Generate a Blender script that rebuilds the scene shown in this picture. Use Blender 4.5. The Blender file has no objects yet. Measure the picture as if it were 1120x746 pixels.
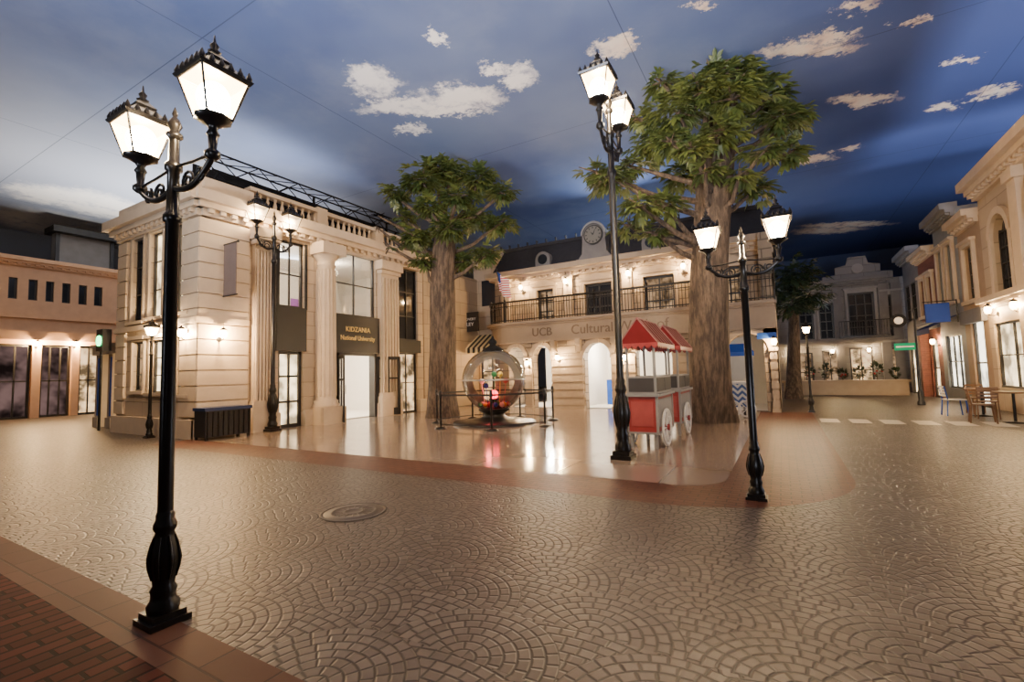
import bpy, math, random
from math import pi, sin, cos, atan, radians, sqrt, floor
from mathutils import Vector, Matrix
random.seed(7)
SC = bpy.context.scene
COL = SC.collection

# ------------------------------------------------------------------ camera
F_PX = 510.0
CAM = Vector((0, 0, 1.5))
ROT = Matrix.Rotation(radians(30), 3, 'Z') @ Matrix.Rotation(radians(90) + atan(35/F_PX), 3, 'X') @ Matrix.Rotation(radians(-1.5), 3, 'Z')
cd = bpy.data.cameras.new('camera'); cd.sensor_width = 36; cd.lens = F_PX/1120*36; cd.clip_end = 300
co = bpy.data.objects.new('camera', cd); COL.objects.link(co)
co.matrix_world = Matrix.Translation(CAM) @ ROT.to_4x4()
SC.camera = co
def ray(px, py): return ROT @ Vector(((px-560)/F_PX, -(py-373)/F_PX, -1))
def G(px, py, z=0.0):
    d = ray(px, py); t = (z-CAM.z)/d.z
    return CAM + d*t
def AT(px, py, dep): return CAM + ray(px, py)*dep

# ------------------------------------------------------------------ mesh builder
class MB:
    def __init__(s): s.v = []; s.f = []; s.sm = []
    def add(s, vs, fs, smooth=False):
        n = len(s.v)
        s.v += [tuple(v) for v in vs]
        s.f += [[i+n for i in f] for f in fs]
        s.sm += [smooth]*len(fs)
    def box(s, x0, x1, y0, y1, z0, z1):
        x0, x1 = sorted((x0, x1)); y0, y1 = sorted((y0, y1)); z0, z1 = sorted((z0, z1))
        s.add([(x0,y0,z0),(x1,y0,z0),(x1,y1,z0),(x0,y1,z0),(x0,y0,z1),(x1,y0,z1),(x1,y1,z1),(x0,y1,z1)],
              [(0,3,2,1),(4,5,6,7),(0,1,5,4),(1,2,6,5),(2,3,7,6),(3,0,4,7)])
    def tube(s, pts, r, seg=8, smooth=True):
        pts = [Vector(p) for p in pts]
        n = len(pts)
        rs = r if isinstance(r, (list, tuple)) else [r]*n
        vs = []; fs = []
        prev = None
        for i, p in enumerate(pts):
            if i == 0: t = pts[1]-pts[0]
            elif i == n-1: t = pts[-1]-pts[-2]
            else: t = pts[i+1]-pts[i-1]
            t.normalize()
            if prev is None:
                a = Vector((0,0,1)) if abs(t.z) < .9 else Vector((1,0,0))
                u = t.cross(a).normalized()
            else:
                u = (prev - t*prev.dot(t)).normalized()
            prev = u
            w = t.cross(u)
            for k in range(seg):
                an = 2*pi*k/seg
                vs.append(p + (u*cos(an) + w*sin(an))*rs[i])
        for i in range(n-1):
            for k in range(seg):
                k2 = (k+1) % seg
                fs.append((i*seg+k, i*seg+k2, (i+1)*seg+k2, (i+1)*seg+k))
        s.add(vs, fs, smooth)
        s.add(vs[:seg], [tuple(range(seg))[::-1]]); s.add(vs[-seg:], [tuple(range(seg))])
    def lathe(s, prof, seg=16, c=(0,0,0), smooth=True, rot=0.0):
        vs = []; fs = []
        for (r, z) in prof:
            for k in range(seg):
                a = 2*pi*k/seg+rot
                vs.append((c[0]+r*cos(a), c[1]+r*sin(a), c[2]+z))
        for i in range(len(prof)-1):
            for k in range(seg):
                k2 = (k+1) % seg
                fs.append((i*seg+k, i*seg+k2, (i+1)*seg+k2, (i+1)*seg+k))
        s.add(vs, fs, smooth)
        if prof[0][0] > 1e-4: s.add(vs[:seg], [tuple(range(seg))[::-1]])
        if prof[-1][0] > 1e-4: s.add(vs[-seg:], [tuple(range(seg))])
    def ball(s, c, r, seg=12, rings=8, sz=1.0):
        s.lathe([(max(r*sin(pi*i/rings), 1e-5), -r*sz*cos(pi*i/rings)) for i in range(rings+1)], seg, c)
    def build(s, name, mat, parent=None, world=False):
        me = bpy.data.meshes.new(name)
        vs = s.v
        if world and parent:
            p = parent
            while p.parent: p = p.parent
            o = p.location
            vs = [(v[0]-o[0], v[1]-o[1], v[2]-o[2]) for v in vs]
        me.from_pydata(vs, [], s.f)
        me.polygons.foreach_set('use_smooth', s.sm)
        me.materials.append(mat)
        me.update()
        ob = bpy.data.objects.new(name, me); COL.objects.link(ob)
        if parent: ob.parent = parent
        return ob

def tag(o, label, cat, group=None):
    o['label'] = label; o['category'] = cat
    if group: o['group'] = group
    return o
def thing(name, label, cat, loc=(0,0,0), rz=0, group=None):
    o = bpy.data.objects.new(name, None); COL.objects.link(o)
    o.empty_display_size = .2
    o.location = loc; o.rotation_euler = (0,0,rz)
    return tag(o, label, cat, group)
def struct(name, mb, mat):
    o = mb.build(name, mat); o['kind'] = 'structure'; return o
def plight(loc, power, col=(1,.76,.48), rad=.05, parent=None):
    l = bpy.data.lights.new('light', 'POINT'); l.energy = power; l.color = col; l.shadow_soft_size = rad
    o = bpy.data.objects.new('light', l); COL.objects.link(o); o.location = loc
    if parent: o.parent = parent
    return o
def alight(loc, target, power, size, col=(1,.8,.58), spread=180):
    l = bpy.data.lights.new('light', 'AREA'); l.energy = power; l.color = col; l.size = size; l.spread = radians(spread)
    o = bpy.data.objects.new('light', l); COL.objects.link(o); o.location = loc
    d = Vector(target)-Vector(loc)
    o.rotation_euler = d.to_track_quat('-Z', 'Y').to_euler()
    return o

# ------------------------------------------------------------------ materials
class NT:
    def __init__(s, name):
        s.mat = bpy.data.materials.new(name); s.mat.use_nodes = True
        s.t = s.mat.node_tree; s.t.nodes.clear()
        s.out = s.t.nodes.new('ShaderNodeOutputMaterial')
    def n(s, ty, **kw):
        nd = s.t.nodes.new(ty)
        for k, v in kw.items(): setattr(nd, k, v)
        return nd
    def l(s, a, b): s.t.links.new(a, b)
    def set(s, sock, v):
        if isinstance(v, bpy.types.NodeSocket): s.l(v, sock)
        else: sock.default_value = v
    def m(s, op, a, b=None, c=None):
        nd = s.n('ShaderNodeMath', operation=op)
        s.set(nd.inputs[0], a)
        if b is not None: s.set(nd.inputs[1], b)
        if c is not None: s.set(nd.inputs[2], c)
        return nd.outputs[0]
    def mix(s, fac, a, b):
        nd = s.n('ShaderNodeMix', data_type='RGBA')
        s.set(nd.inputs[0], fac)
        s.set(nd.inputs[6], a if isinstance(a, bpy.types.NodeSocket) else (*a, 1))
        s.set(nd.inputs[7], b if isinstance(b, bpy.types.NodeSocket) else (*b, 1))
        return nd.outputs[2]
    def ss(s, v, lo, hi):
        nd = s.n('ShaderNodeMapRange', interpolation_type='SMOOTHSTEP')
        s.set(nd.inputs[0], v); s.set(nd.inputs[1], lo); s.set(nd.inputs[2], hi)
        return nd.outputs[0]
    def pos(s): return s.n('ShaderNodeNewGeometry').outputs['Position']
    def xyz(s, v):
        nd = s.n('ShaderNodeSeparateXYZ'); s.l(v, nd.inputs[0]); return nd.outputs
    def noise(s, vec, scale, detail=3, rough=.55):
        nd = s.n('ShaderNodeTexNoise')
        if vec is not None: s.l(vec, nd.inputs['Vector'])
        nd.inputs['Scale'].default_value = scale; nd.inputs['Detail'].default_value = detail; nd.inputs['Roughness'].default_value = rough
        return nd.outputs
    def pbr(s, col, rough=.5, metal=0, bump=None, bstr=.3, bdist=.02, spec=None):
        b = s.n('ShaderNodeBsdfPrincipled')
        s.set(b.inputs['Base Color'], col if isinstance(col, bpy.types.NodeSocket) else (*col, 1))
        s.set(b.inputs['Roughness'], rough); s.set(b.inputs['Metallic'], metal)
        if spec is not None: b.inputs['Specular IOR Level'].default_value = spec
        if bump is not None:
            bn = s.n('ShaderNodeBump'); bn.inputs['Strength'].default_value = bstr; bn.inputs['Distance'].default_value = bdist
            s.l(bump, bn.inputs['Height']); s.l(bn.outputs[0], b.inputs['Normal'])
        s.l(b.outputs[0], s.out.inputs[0])
        return s.mat

def simple(name, col, rough=.5, metal=0, var=.25, scale=3.0, bstr=.1, spec=None):
    t = NT(name); n = t.noise(t.pos(), scale, 5)
    dark = tuple(c*(1-var) for c in col); lite = tuple(min(1, c*(1+var*.6)) for c in col)
    c = t.mix(n[0], dark, lite)
    return t.pbr(c, rough, metal, bump=n[0], bstr=bstr, bdist=.01, spec=spec)
def blocks(name, col, bw, bh, var=.2, rough=.65, ms=.014, mk=.5, bstr=.7):
    # jointed stone blocks on upright walls of either heading
    t = NT(name); p = t.pos(); o = t.xyz(p)
    cv = t.n('ShaderNodeCombineXYZ'); t.l(t.m('ADD', o[0], o[1]), cv.inputs[0]); t.l(o[2], cv.inputs[1])
    b = t.n('ShaderNodeTexBrick'); t.l(cv.outputs[0], b.inputs[0])
    b.inputs['Color1'].default_value = (*[c*(1-var*.5) for c in col], 1); b.inputs['Color2'].default_value = (*[min(1, c*(1+var*.4)) for c in col], 1); b.inputs['Mortar'].default_value = (*[c*mk for c in col], 1)
    b.inputs['Scale'].default_value = 1; b.inputs['Brick Width'].default_value = bw; b.inputs['Row Height'].default_value = bh; b.inputs['Mortar Size'].default_value = ms; b.inputs['Mortar Smooth'].default_value = .4
    n = t.noise(p, 2.5, 5)
    c = t.mix(t.m('MULTIPLY', n[0], .5), b.outputs[0], tuple(x*.72 for x in col))
    inv = t.m('SUBTRACT', 1.0, b.outputs[1])
    return t.pbr(c, rough, bump=t.m('ADD', inv, t.m('MULTIPLY', n[0], .15)), bstr=bstr, bdist=.018)
def emis(name, col, st, var=.0, scale=2.0):
    t = NT(name)
    e = t.n('ShaderNodeEmission'); e.inputs[1].default_value = st
    if var > 0:
        n = t.noise(t.pos(), scale, 3)
        f = t.ss(n[0], .35, .65)
        t.l(t.mix(f, tuple(c*(1-var) for c in col), col), e.inputs[0])
    else: e.inputs[0].default_value = (*col, 1)
    t.l(e.outputs[0], t.out.inputs[0]); return t.mat
def glowglass(name, col, st, tr=.9, soft=None):
    t = NT(name)
    e = t.n('ShaderNodeEmission'); e.inputs[0].default_value = (*col, 1); e.inputs[1].default_value = st
    if soft:
        lw = t.n('ShaderNodeLayerWeight'); lw.inputs[0].default_value = .5
        t.l(t.m('MULTIPLY', t.m('POWER', t.m('SUBTRACT', 1.0, lw.outputs[1]), soft), st), e.inputs[1])
    n = t.noise(t.pos(), 6, 2)
    tb = t.n('ShaderNodeBsdfTransparent'); t.l(t.mix(n[0], (tr,tr*.98,tr*.94), (tr,tr,tr*.98)), tb.inputs[0])
    a = t.n('ShaderNodeAddShader'); t.l(e.outputs[0], a.inputs[0]); t.l(tb.outputs[0], a.inputs[1])
    t.l(a.outputs[0], t.out.inputs[0]); return t.mat
def clearglass(name, tint=(.9,.92,.92), refl=.5, blend=.35):
    t = NT(name)
    tb = t.n('ShaderNodeBsdfTransparent'); tb.inputs[0].default_value = (*tint, 1)
    g = t.n('ShaderNodeBsdfGlossy'); g.inputs['Roughness'].default_value = .03
    lw = t.n('ShaderNodeLayerWeight'); lw.inputs[0].default_value = blend
    mx = t.n('ShaderNodeMixShader'); t.l(t.m('MULTIPLY', lw.outputs[0], refl), mx.inputs[0])
    t.l(tb.outputs[0], mx.inputs[1]); t.l(g.outputs[0], mx.inputs[2])
    t.l(mx.outputs[0], t.out.inputs[0]); return t.mat

def fan_floor():
    t = NT('fan_cobble_floor'); p = t.pos(); o = t.xyz(p); h = .52
    xs = t.m('DIVIDE', o[0], h); y = t.m('DIVIDE', o[1], h)
    k = t.m('FLOOR', y); fy = t.m('SUBTRACT', y, k); par = t.m('FLOORED_MODULO', k, 2.0)
    dx1 = t.m('SUBTRACT', t.m('FLOORED_MODULO', t.m('ADD', xs, par), 2.0), 1.0)
    dx2 = t.m('SUBTRACT', t.m('FLOORED_MODULO', t.m('ADD', t.m('ADD', xs, par), 1.0), 2.0), 1.0)
    dy2 = t.m('ADD', fy, 1.0)
    d1 = t.m('SQRT', t.m('ADD', t.m('MULTIPLY', dx1, dx1), t.m('MULTIPLY', fy, fy)))
    d2 = t.m('SQRT', t.m('ADD', t.m('MULTIPLY', dx2, dx2), t.m('MULTIPLY', dy2, dy2)))
    ins = t.m('LESS_THAN', d1, 1.0)
    def sel(a, b): return t.m('ADD', t.m('MULTIPLY', ins, a), t.m('MULTIPLY', t.m('SUBTRACT', 1.0, ins), b))
    r = sel(d1, d2); ax = sel(dx1, dx2); ay = sel(fy, dy2)
    rs = t.m('MULTIPLY', r, 7.0); ri = t.m('FLOOR', rs); rf = t.m('SUBTRACT', rs, ri)
    ang = t.m('DIVIDE', t.m('ARCTAN2', ay, ax), pi)
    cnt = t.m('CEIL', t.m('MULTIPLY', t.m('ADD', ri, .5), pi/1.3))
    aa = t.m('ADD', t.m('MULTIPLY', ang, cnt), t.m('MULTIPLY', ri, .37)); ai = t.m('FLOOR', aa); af = t.m('SUBTRACT', aa, ai)
    e1 = t.m('MINIMUM', rf, t.m('SUBTRACT', 1.0, rf)); e2 = t.m('MULTIPLY', t.m('MINIMUM', af, t.m('SUBTRACT', 1.0, af)), 1.2)
    e = t.m('MINIMUM', e1, e2)
    nz = t.noise(p, 14, 4); nb = t.noise(p, .6, 3)
    e = t.m('ADD', e, t.m('MULTIPLY', t.m('SUBTRACT', nz[0], .5), .03))
    hgt = t.ss(e, .015, .18)
    cv = t.n('ShaderNodeCombineXYZ'); t.l(t.m('ADD', ri, t.m('MULTIPLY', k, 7.3)), cv.inputs[0]); t.l(ai, cv.inputs[1]); t.l(t.m('FLOOR', t.m('DIVIDE', xs, 2.0)), cv.inputs[2])
    wn = t.n('ShaderNodeTexWhiteNoise'); t.l(cv.outputs[0], wn.inputs[0])
    stone = t.mix(wn.outputs[0], (.082,.067,.055), (.150,.123,.102))
    stone = t.mix(t.ss(nb[0], .35, .7), stone, (.088,.067,.052))
    stone = t.mix(t.m('MULTIPLY', nz[0], .35), stone, (.065,.052,.042))
    col = t.mix(hgt, (.017,.012,.009), stone)
    hh = t.m('ADD', hgt, t.m('MULTIPLY', nz[0], .18))
    rough = t.m('ADD', .30, t.m('MULTIPLY', nz[0], .22))
    return t.pbr(col, rough, bump=hh, bstr=.45, bdist=.009, spec=.26)
def brick_floor(name, c1, c2, mort, bw=.21, bh=.105, rot=0.0, rough=.4, mscale=.008, spec=.4):
    t = NT(name); p = t.pos()
    mp = t.n('ShaderNodeMapping'); t.l(p, mp.inputs[0]); mp.inputs['Rotation'].default_value = (0,0,rot)
    b = t.n('ShaderNodeTexBrick'); t.l(mp.outputs[0], b.inputs[0])
    b.inputs['Color1'].default_value = (*c1, 1); b.inputs['Color2'].default_value = (*c2, 1); b.inputs['Mortar'].default_value = (*mort, 1)
    b.inputs['Scale'].default_value = 1; b.inputs['Brick Width'].default_value = bw; b.inputs['Row Height'].default_value = bh
    b.inputs['Mortar Size'].default_value = mscale; b.inputs['Mortar Smooth'].default_value = .2
    n = t.noise(p, 5, 4)
    c = t.mix(t.m('MULTIPLY', n[0], .4), b.outputs[0], tuple(x*.6 for x in c2))
    inv = t.m('SUBTRACT', 1.0, b.outputs[1])
    return t.pbr(c, rough, bump=t.m('ADD', inv, t.m('MULTIPLY', n[0], .2)), bstr=.5, bdist=.008, spec=spec)
def plaza_floor():
    t = NT('polished_plaza_floor'); p = t.pos()
    b = t.n('ShaderNodeTexBrick'); t.l(p, b.inputs[0])
    b.offset = 0.0
    b.inputs['Color1'].default_value = (.30,.225,.165,1); b.inputs['Color2'].default_value = (.235,.172,.124,1); b.inputs['Mortar'].default_value = (.13,.09,.065,1)
    b.inputs['Scale'].default_value = 1; b.inputs['Brick Width'].default_value = 1.5; b.inputs['Row Height'].default_value = 1.5; b.inputs['Mortar Size'].default_value = .015
    n = t.noise(p, 2.2, 5)
    c = t.mix(t.m('MULTIPLY', n[0], .6), b.outputs[0], (.255,.187,.136))
    return t.pbr(c, t.m('ADD', .07, t.m('MULTIPLY', n[0], .13)), bump=n[0], bstr=.04, bdist=.01, spec=.7)

CLOUDS = [ # painted on the ceiling: centre pixel, half width, half height
 (408,90,22,15),(440,117,46,6),(505,107,42,9),(566,84,14,11),(540,77,12,5),(480,121,54,4),(476,38,9,5),(450,142,16,3),
 (670,50,23,6),(682,44,12,6),(880,55,48,5.5),(908,40,26,4),(946,109,30,4.5),(1052,66,12,2.6),(1084,101,22,4),(1033,118,14,2.6),(888,174,22,3.2),
 (905,252,34,3),(925,246,44,2.2),(934,8,16,4),(925,163,10,2),(75,250,50,20),(110,225,40,18),(60,215,40,12),(770,6,10,3),(1000,24,12,2.2)]
def sky_paint(name, clouds=True):
    t = NT(name); p = t.pos(); o = t.xyz(p)
    nlow = t.noise(p, .11, 4, .6); nmid = t.noise(p, .35, 5, .6)
    nd = t.noise(p, 1.3, 5, .65)
    base = t.mix(t.ss(nlow[0], .35, .65), (.095,.135,.285), (.17,.225,.38))
    base = t.mix(t.m('MULTIPLY', t.ss(nmid[0], .45, .75), .3), base, (.29,.34,.47))
    base = t.mix(t.ss(o[0], -5.0, 6.0), base, (.072,.098,.24))
    base = t.mix(t.m('MULTIPLY', t.ss(o[0], -12.0, -24.0), .75), base, (.48,.53,.64))
    if not clouds: base = t.mix(.6, base, (.05,.07,.13))
    col = base
    if clouds:
        lat = t.m('ADD', t.m('MULTIPLY', o[0], .866), t.m('MULTIPLY', o[1], .5))
        dep = t.m('ADD', t.m('MULTIPLY', o[0], -.5), t.m('MULTIPLY', o[1], .866))
        dn = t.xyz(nd[1])
        n2 = t.xyz(t.noise(p, 4.5, 7, .8)[1])
        lat = t.m('ADD', lat, t.m('ADD', t.m('MULTIPLY', t.m('SUBTRACT', dn[0], .5), 1.6), t.m('MULTIPLY', t.m('SUBTRACT', n2[0], .5), 1.1)))
        dep = t.m('ADD', dep, t.m('ADD', t.m('MULTIPLY', t.m('SUBTRACT', dn[1], .5), 1.6), t.m('MULTIPLY', t.m('SUBTRACT', n2[1], .5), 1.1)))
        acc = None
        def ld(px, py):
            q = G(px, py, HC); return q.x*.866+q.y*.5, -q.x*.5+q.y*.866
        for (px, py, a, b) in CLOUDS:
            c = ld(px, py); la = abs(ld(px+a, py)[0]-c[0]); db = abs(ld(px, py+b)[1]-ld(px, py-b)[1])/2
            e1 = t.m('DIVIDE', t.m('SUBTRACT', lat, c[0]), la+.03); e2 = t.m('DIVIDE', t.m('SUBTRACT', dep, c[1]), db+.08)
            q = t.m('ADD', t.m('MULTIPLY', e1, e1), t.m('MULTIPLY', e2, e2))
            acc = q if acc is None else t.m('MINIMUM', acc, q)
        mask = t.ss(acc, 1.7, .25)
        mask = t.m('MULTIPLY', mask, t.ss(nd[0], .2, .5))
        ccol = t.mix(t.ss(nd[0], .3, .7), (.90,.64,.46), (1,.86,.70))
        ccol = t.mix(t.ss(o[0], -1.5, -6.0), ccol, (1.0,.98,.96))
        col = t.mix(t.m('MULTIPLY', mask, .96), col, ccol)
        sx = t.m('ABSOLUTE', t.m('SUBTRACT', t.m('FLOORED_MODULO', t.m('ADD', o[0], 3.0+4.5), 9.0), 4.5))
        sy = t.m('ABSOLUTE', t.m('SUBTRACT', t.m('FLOORED_MODULO', t.m('ADD', o[1], -5.8+4.5), 9.0), 4.5))
        seam = t.m('LESS_THAN', t.m('MINIMUM', sx, sy), .013)
        col = t.mix(t.m('MULTIPLY', seam, .55), col, (.03,.04,.06))
    return t.pbr(col, .85, spec=.05)
HC = 10.0

def leafmat(name, a, b, scale=1.2):
    t = NT(name); p = t.pos(); n = t.noise(p, scale, 3); n2 = t.noise(p, 9, 2)
    c = t.mix(t.ss(n[0], .3, .7), a, b)
    c = t.mix(t.m('MULTIPLY', n2[0], .5), c, tuple(x*.5 for x in a))
    return t.pbr(c, .45)
def barkmat(name, a, b):
    t = NT(name); p = t.pos()
    mp = t.n('ShaderNodeMapping'); t.l(p, mp.inputs[0]); mp.inputs['Scale'].default_value = (6,6,1.2)
    n = t.noise(mp.outputs[0], 1.6, 6, .7)
    f = t.ss(n[0], .38, .66)
    return t.pbr(t.mix(f, a, b), .85, bump=n[0], bstr=.8, bdist=.06)
def stripe(name, axis, w, c1, c2, rough=.6, diag=None):
    t = NT(name); o = t.xyz(t.pos()); v = o[axis]
    if diag is not None: v = t.m('ADD', v, t.m('ABSOLUTE', t.m('SUBTRACT', t.m('FLOORED_MODULO', o[diag], .24), .12)))
    s = t.m('GREATER_THAN', t.m('FLOORED_MODULO', v, 2*w), w)
    return t.pbr(t.mix(s, c1, c2), rough)

M = {}
M['fan'] = fan_floor()
M['brick'] = brick_floor('brick_band_paving', (.085,.030,.017), (.125,.047,.028), (.024,.011,.008), rough=.45, spec=.2)
M['redbrick'] = brick_floor('red_brick_paving', (.034,.009,.006), (.075,.020,.013), (.006,.003,.002), rot=radians(90), rough=.65, mscale=.012, spec=.08)
M['beige'] = brick_floor('brown_kerb_bricks', (.062,.027,.017), (.085,.038,.025), (.032,.016,.011), bw=.42, bh=.34, rough=.55, spec=.12)
M['plaza'] = plaza_floor()
M['ceiling'] = sky_paint('painted_sky_ceiling')
M['skywall'] = sky_paint('painted_sky_wall', False)
M['stone'] = blocks('cream_block_stone', (.52,.40,.275), 1.1, .46, var=.18)
M['tan'] = blocks('tan_block_stone', (.31,.235,.16), .8, .32, var=.3, ms=.022, mk=.35, bstr=1.0)
M['stone2'] = simple('pale_stone_trim', (.56,.435,.305), .55, var=.22)
M['tan2'] = simple('tan_stone_trim', (.37,.287,.203), .6, var=.26)
M['band'] = simple('warm_stone_band', (.30,.222,.15), .55, var=.2)
M['sand'] = simple('peach_render', (.58,.335,.19), .7, var=.2)
M['grey'] = simple('grey_render', (.25,.24,.235), .7, var=.25)
M['greydark'] = simple('dusky_grey_render', (.16,.15,.15), .7, var=.3)
M['greystone'] = blocks('grey_block_stone', (.19,.18,.178), 1.0, .4, var=.25)
M['bluegrey'] = simple('pale_blue_grey_render', (.25,.255,.25), .7, var=.25)
M['creamr'] = blocks('cream_render', (.45,.34,.23), 1.6, .62, var=.2)
M['tanr'] = simple('warm_tan_render', (.34,.23,.145), .7, var=.25)
M['slate'] = simple('slate_roof', (.028,.027,.032), .7, var=.35, scale=6, spec=.2)
M['iron'] = simple('black_cast_iron', (.016,.014,.013), .28, .5, var=.3, scale=12, bstr=.2)
M['frame'] = simple('dark_window_frame', (.02,.018,.017), .4, var=.2)
M['truss'] = simple('matt_black_truss', (.009,.009,.010), .7, var=.2, spec=.15)
M['black'] = simple('black_panel', (.012,.011,.011), .35, var=.3)
M['gold'] = simple('gold_lettering', (.90,.66,.26), .35, .2, var=.1)
M['bronze'] = simple('bronze_lettering', (.15,.10,.06), .4, .3, var=.1)
M['white'] = simple('white_paint', (.66,.63,.58), .45, var=.08)
M['clock'] = simple('clock_dial', (.16,.148,.125), .5, var=.15)
M['room'] = simple('pale_interior', (.84,.80,.74), .8, var=.1)
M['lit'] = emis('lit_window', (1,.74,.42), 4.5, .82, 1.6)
M['litw'] = emis('bright_white_window', (1,.88,.68), 5, .75, 1.3)
M['dimlit'] = emis('dim_lit_window', (.9,.56,.30), .7, .9, 2.2)
M['shop'] = emis('lit_shop_glass', (1,.64,.32), 2.4, .92, 1.8)
M['darkshop'] = emis('dim_shop_glow', (.70,.42,.38), .30, .95, .8)  # faint patchy glow in the pane stands in for the shop interior
M['glass'] = clearglass('window_glass', (.88,.90,.92), .4)
M['globe'] = clearglass('globe_glass', (.86,.83,.79), .9, .33)
M['dark'] = simple('dark_glass', (.02,.022,.028), .06, 0, var=.3)
M['lgl'] = glowglass('lantern_glass', (1,.62,.25), 18)
M['lgl_dim'] = glowglass('lantern_glass_dim', (1,.78,.48), .8)
M['bulb'] = glowglass('lamp_bulb', (1,.84,.58), 200, soft=1.6)
M['bulb_dim'] = glowglass('lamp_bulb_dim', (1,.80,.52), 7, soft=1.6)
M['red'] = simple('red_paint', (.29,.026,.025), .5, var=.3, scale=6)
M['redroof'] = simple('deep_red_canopy', (.16,.013,.015), .7, var=.3, spec=.12)
M['pink'] = simple('faded_red_panel', (.33,.055,.05), .5, var=.25, scale=6)
M['palepink'] = simple('pale_canopy_stripe', (.30,.12,.105), .6, var=.15)
M['cartgrey'] = simple('cart_grey', (.22,.215,.21), .5, var=.15)
M['cartdark'] = simple('cart_dark_panel', (.05,.047,.047), .6, var=.2, spec=.2)
M['redglow'] = emis('red_lamp', (1,.03,.05), 14)
M['blue'] = simple('blue_paint', (.006,.026,.17), .6, var=.1, spec=.12)
M['bluelight'] = simple('bright_blue_strip', (.02,.08,.38), .5, var=.1, spec=.2)
M['darkblue'] = simple('dark_blue_top', (.012,.028,.09), .35, var=.2)
M['yellow'] = simple('yellow_paint', (.55,.38,.04), .4, var=.1)
M['greenp'] = simple('green_paint', (.05,.30,.10), .4, var=.1)
M['green'] = emis('green_signal', (.08,1,.3), 9)
M['greensign'] = emis('green_sign', (.03,.6,.22), .6)
M['wood'] = simple('warm_wood', (.15,.075,.035), .5, var=.3, scale=8)
M['leaf'] = leafmat('leaves', (.036,.064,.015), (.145,.17,.042))
M['leaf2'] = leafmat('dark_leaves', (.015,.035,.015), (.04,.065,.03))
M['bark'] = barkmat('bark', (.04,.026,.018), (.14,.097,.064))
M['belt'] = simple('belt', (.015,.015,.017), .5)
M['metal'] = simple('steel', (.45,.44,.43), .3, .9, var=.1)
M['manhole'] = simple('manhole_iron', (.07,.055,.044), .45, .3, var=.3, scale=10)
M['manring'] = simple('manhole_ring', (.045,.035,.028), .5, .3, var=.3, scale=10)
M['awn'] = stripe('striped_awning_cloth', 0, .15, (.02,.018,.016), (.72,.60,.34))
M['flag'] = stripe('flag_stripes', 2, .05, (.55,.02,.02), (.8,.78,.75))
M['chev'] = stripe('blue_white_chevrons', 2, .09, (.04,.09,.24), (.55,.54,.51), diag=0)
M['darkred'] = blocks('dark_red_brick', (.19,.06,.04), .24, .08, var=.5, ms=.008, mk=1.4)
M['banner'] = simple('grey_banner_cloth', (.16,.12,.105), .8, var=.2)
M['violet'] = simple('violet_board', (.20,.06,.28), .6, var=.4, scale=3)
M['zebra'] = simple('crossing_paint', (.50,.45,.38), .5, var=.25)

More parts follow.
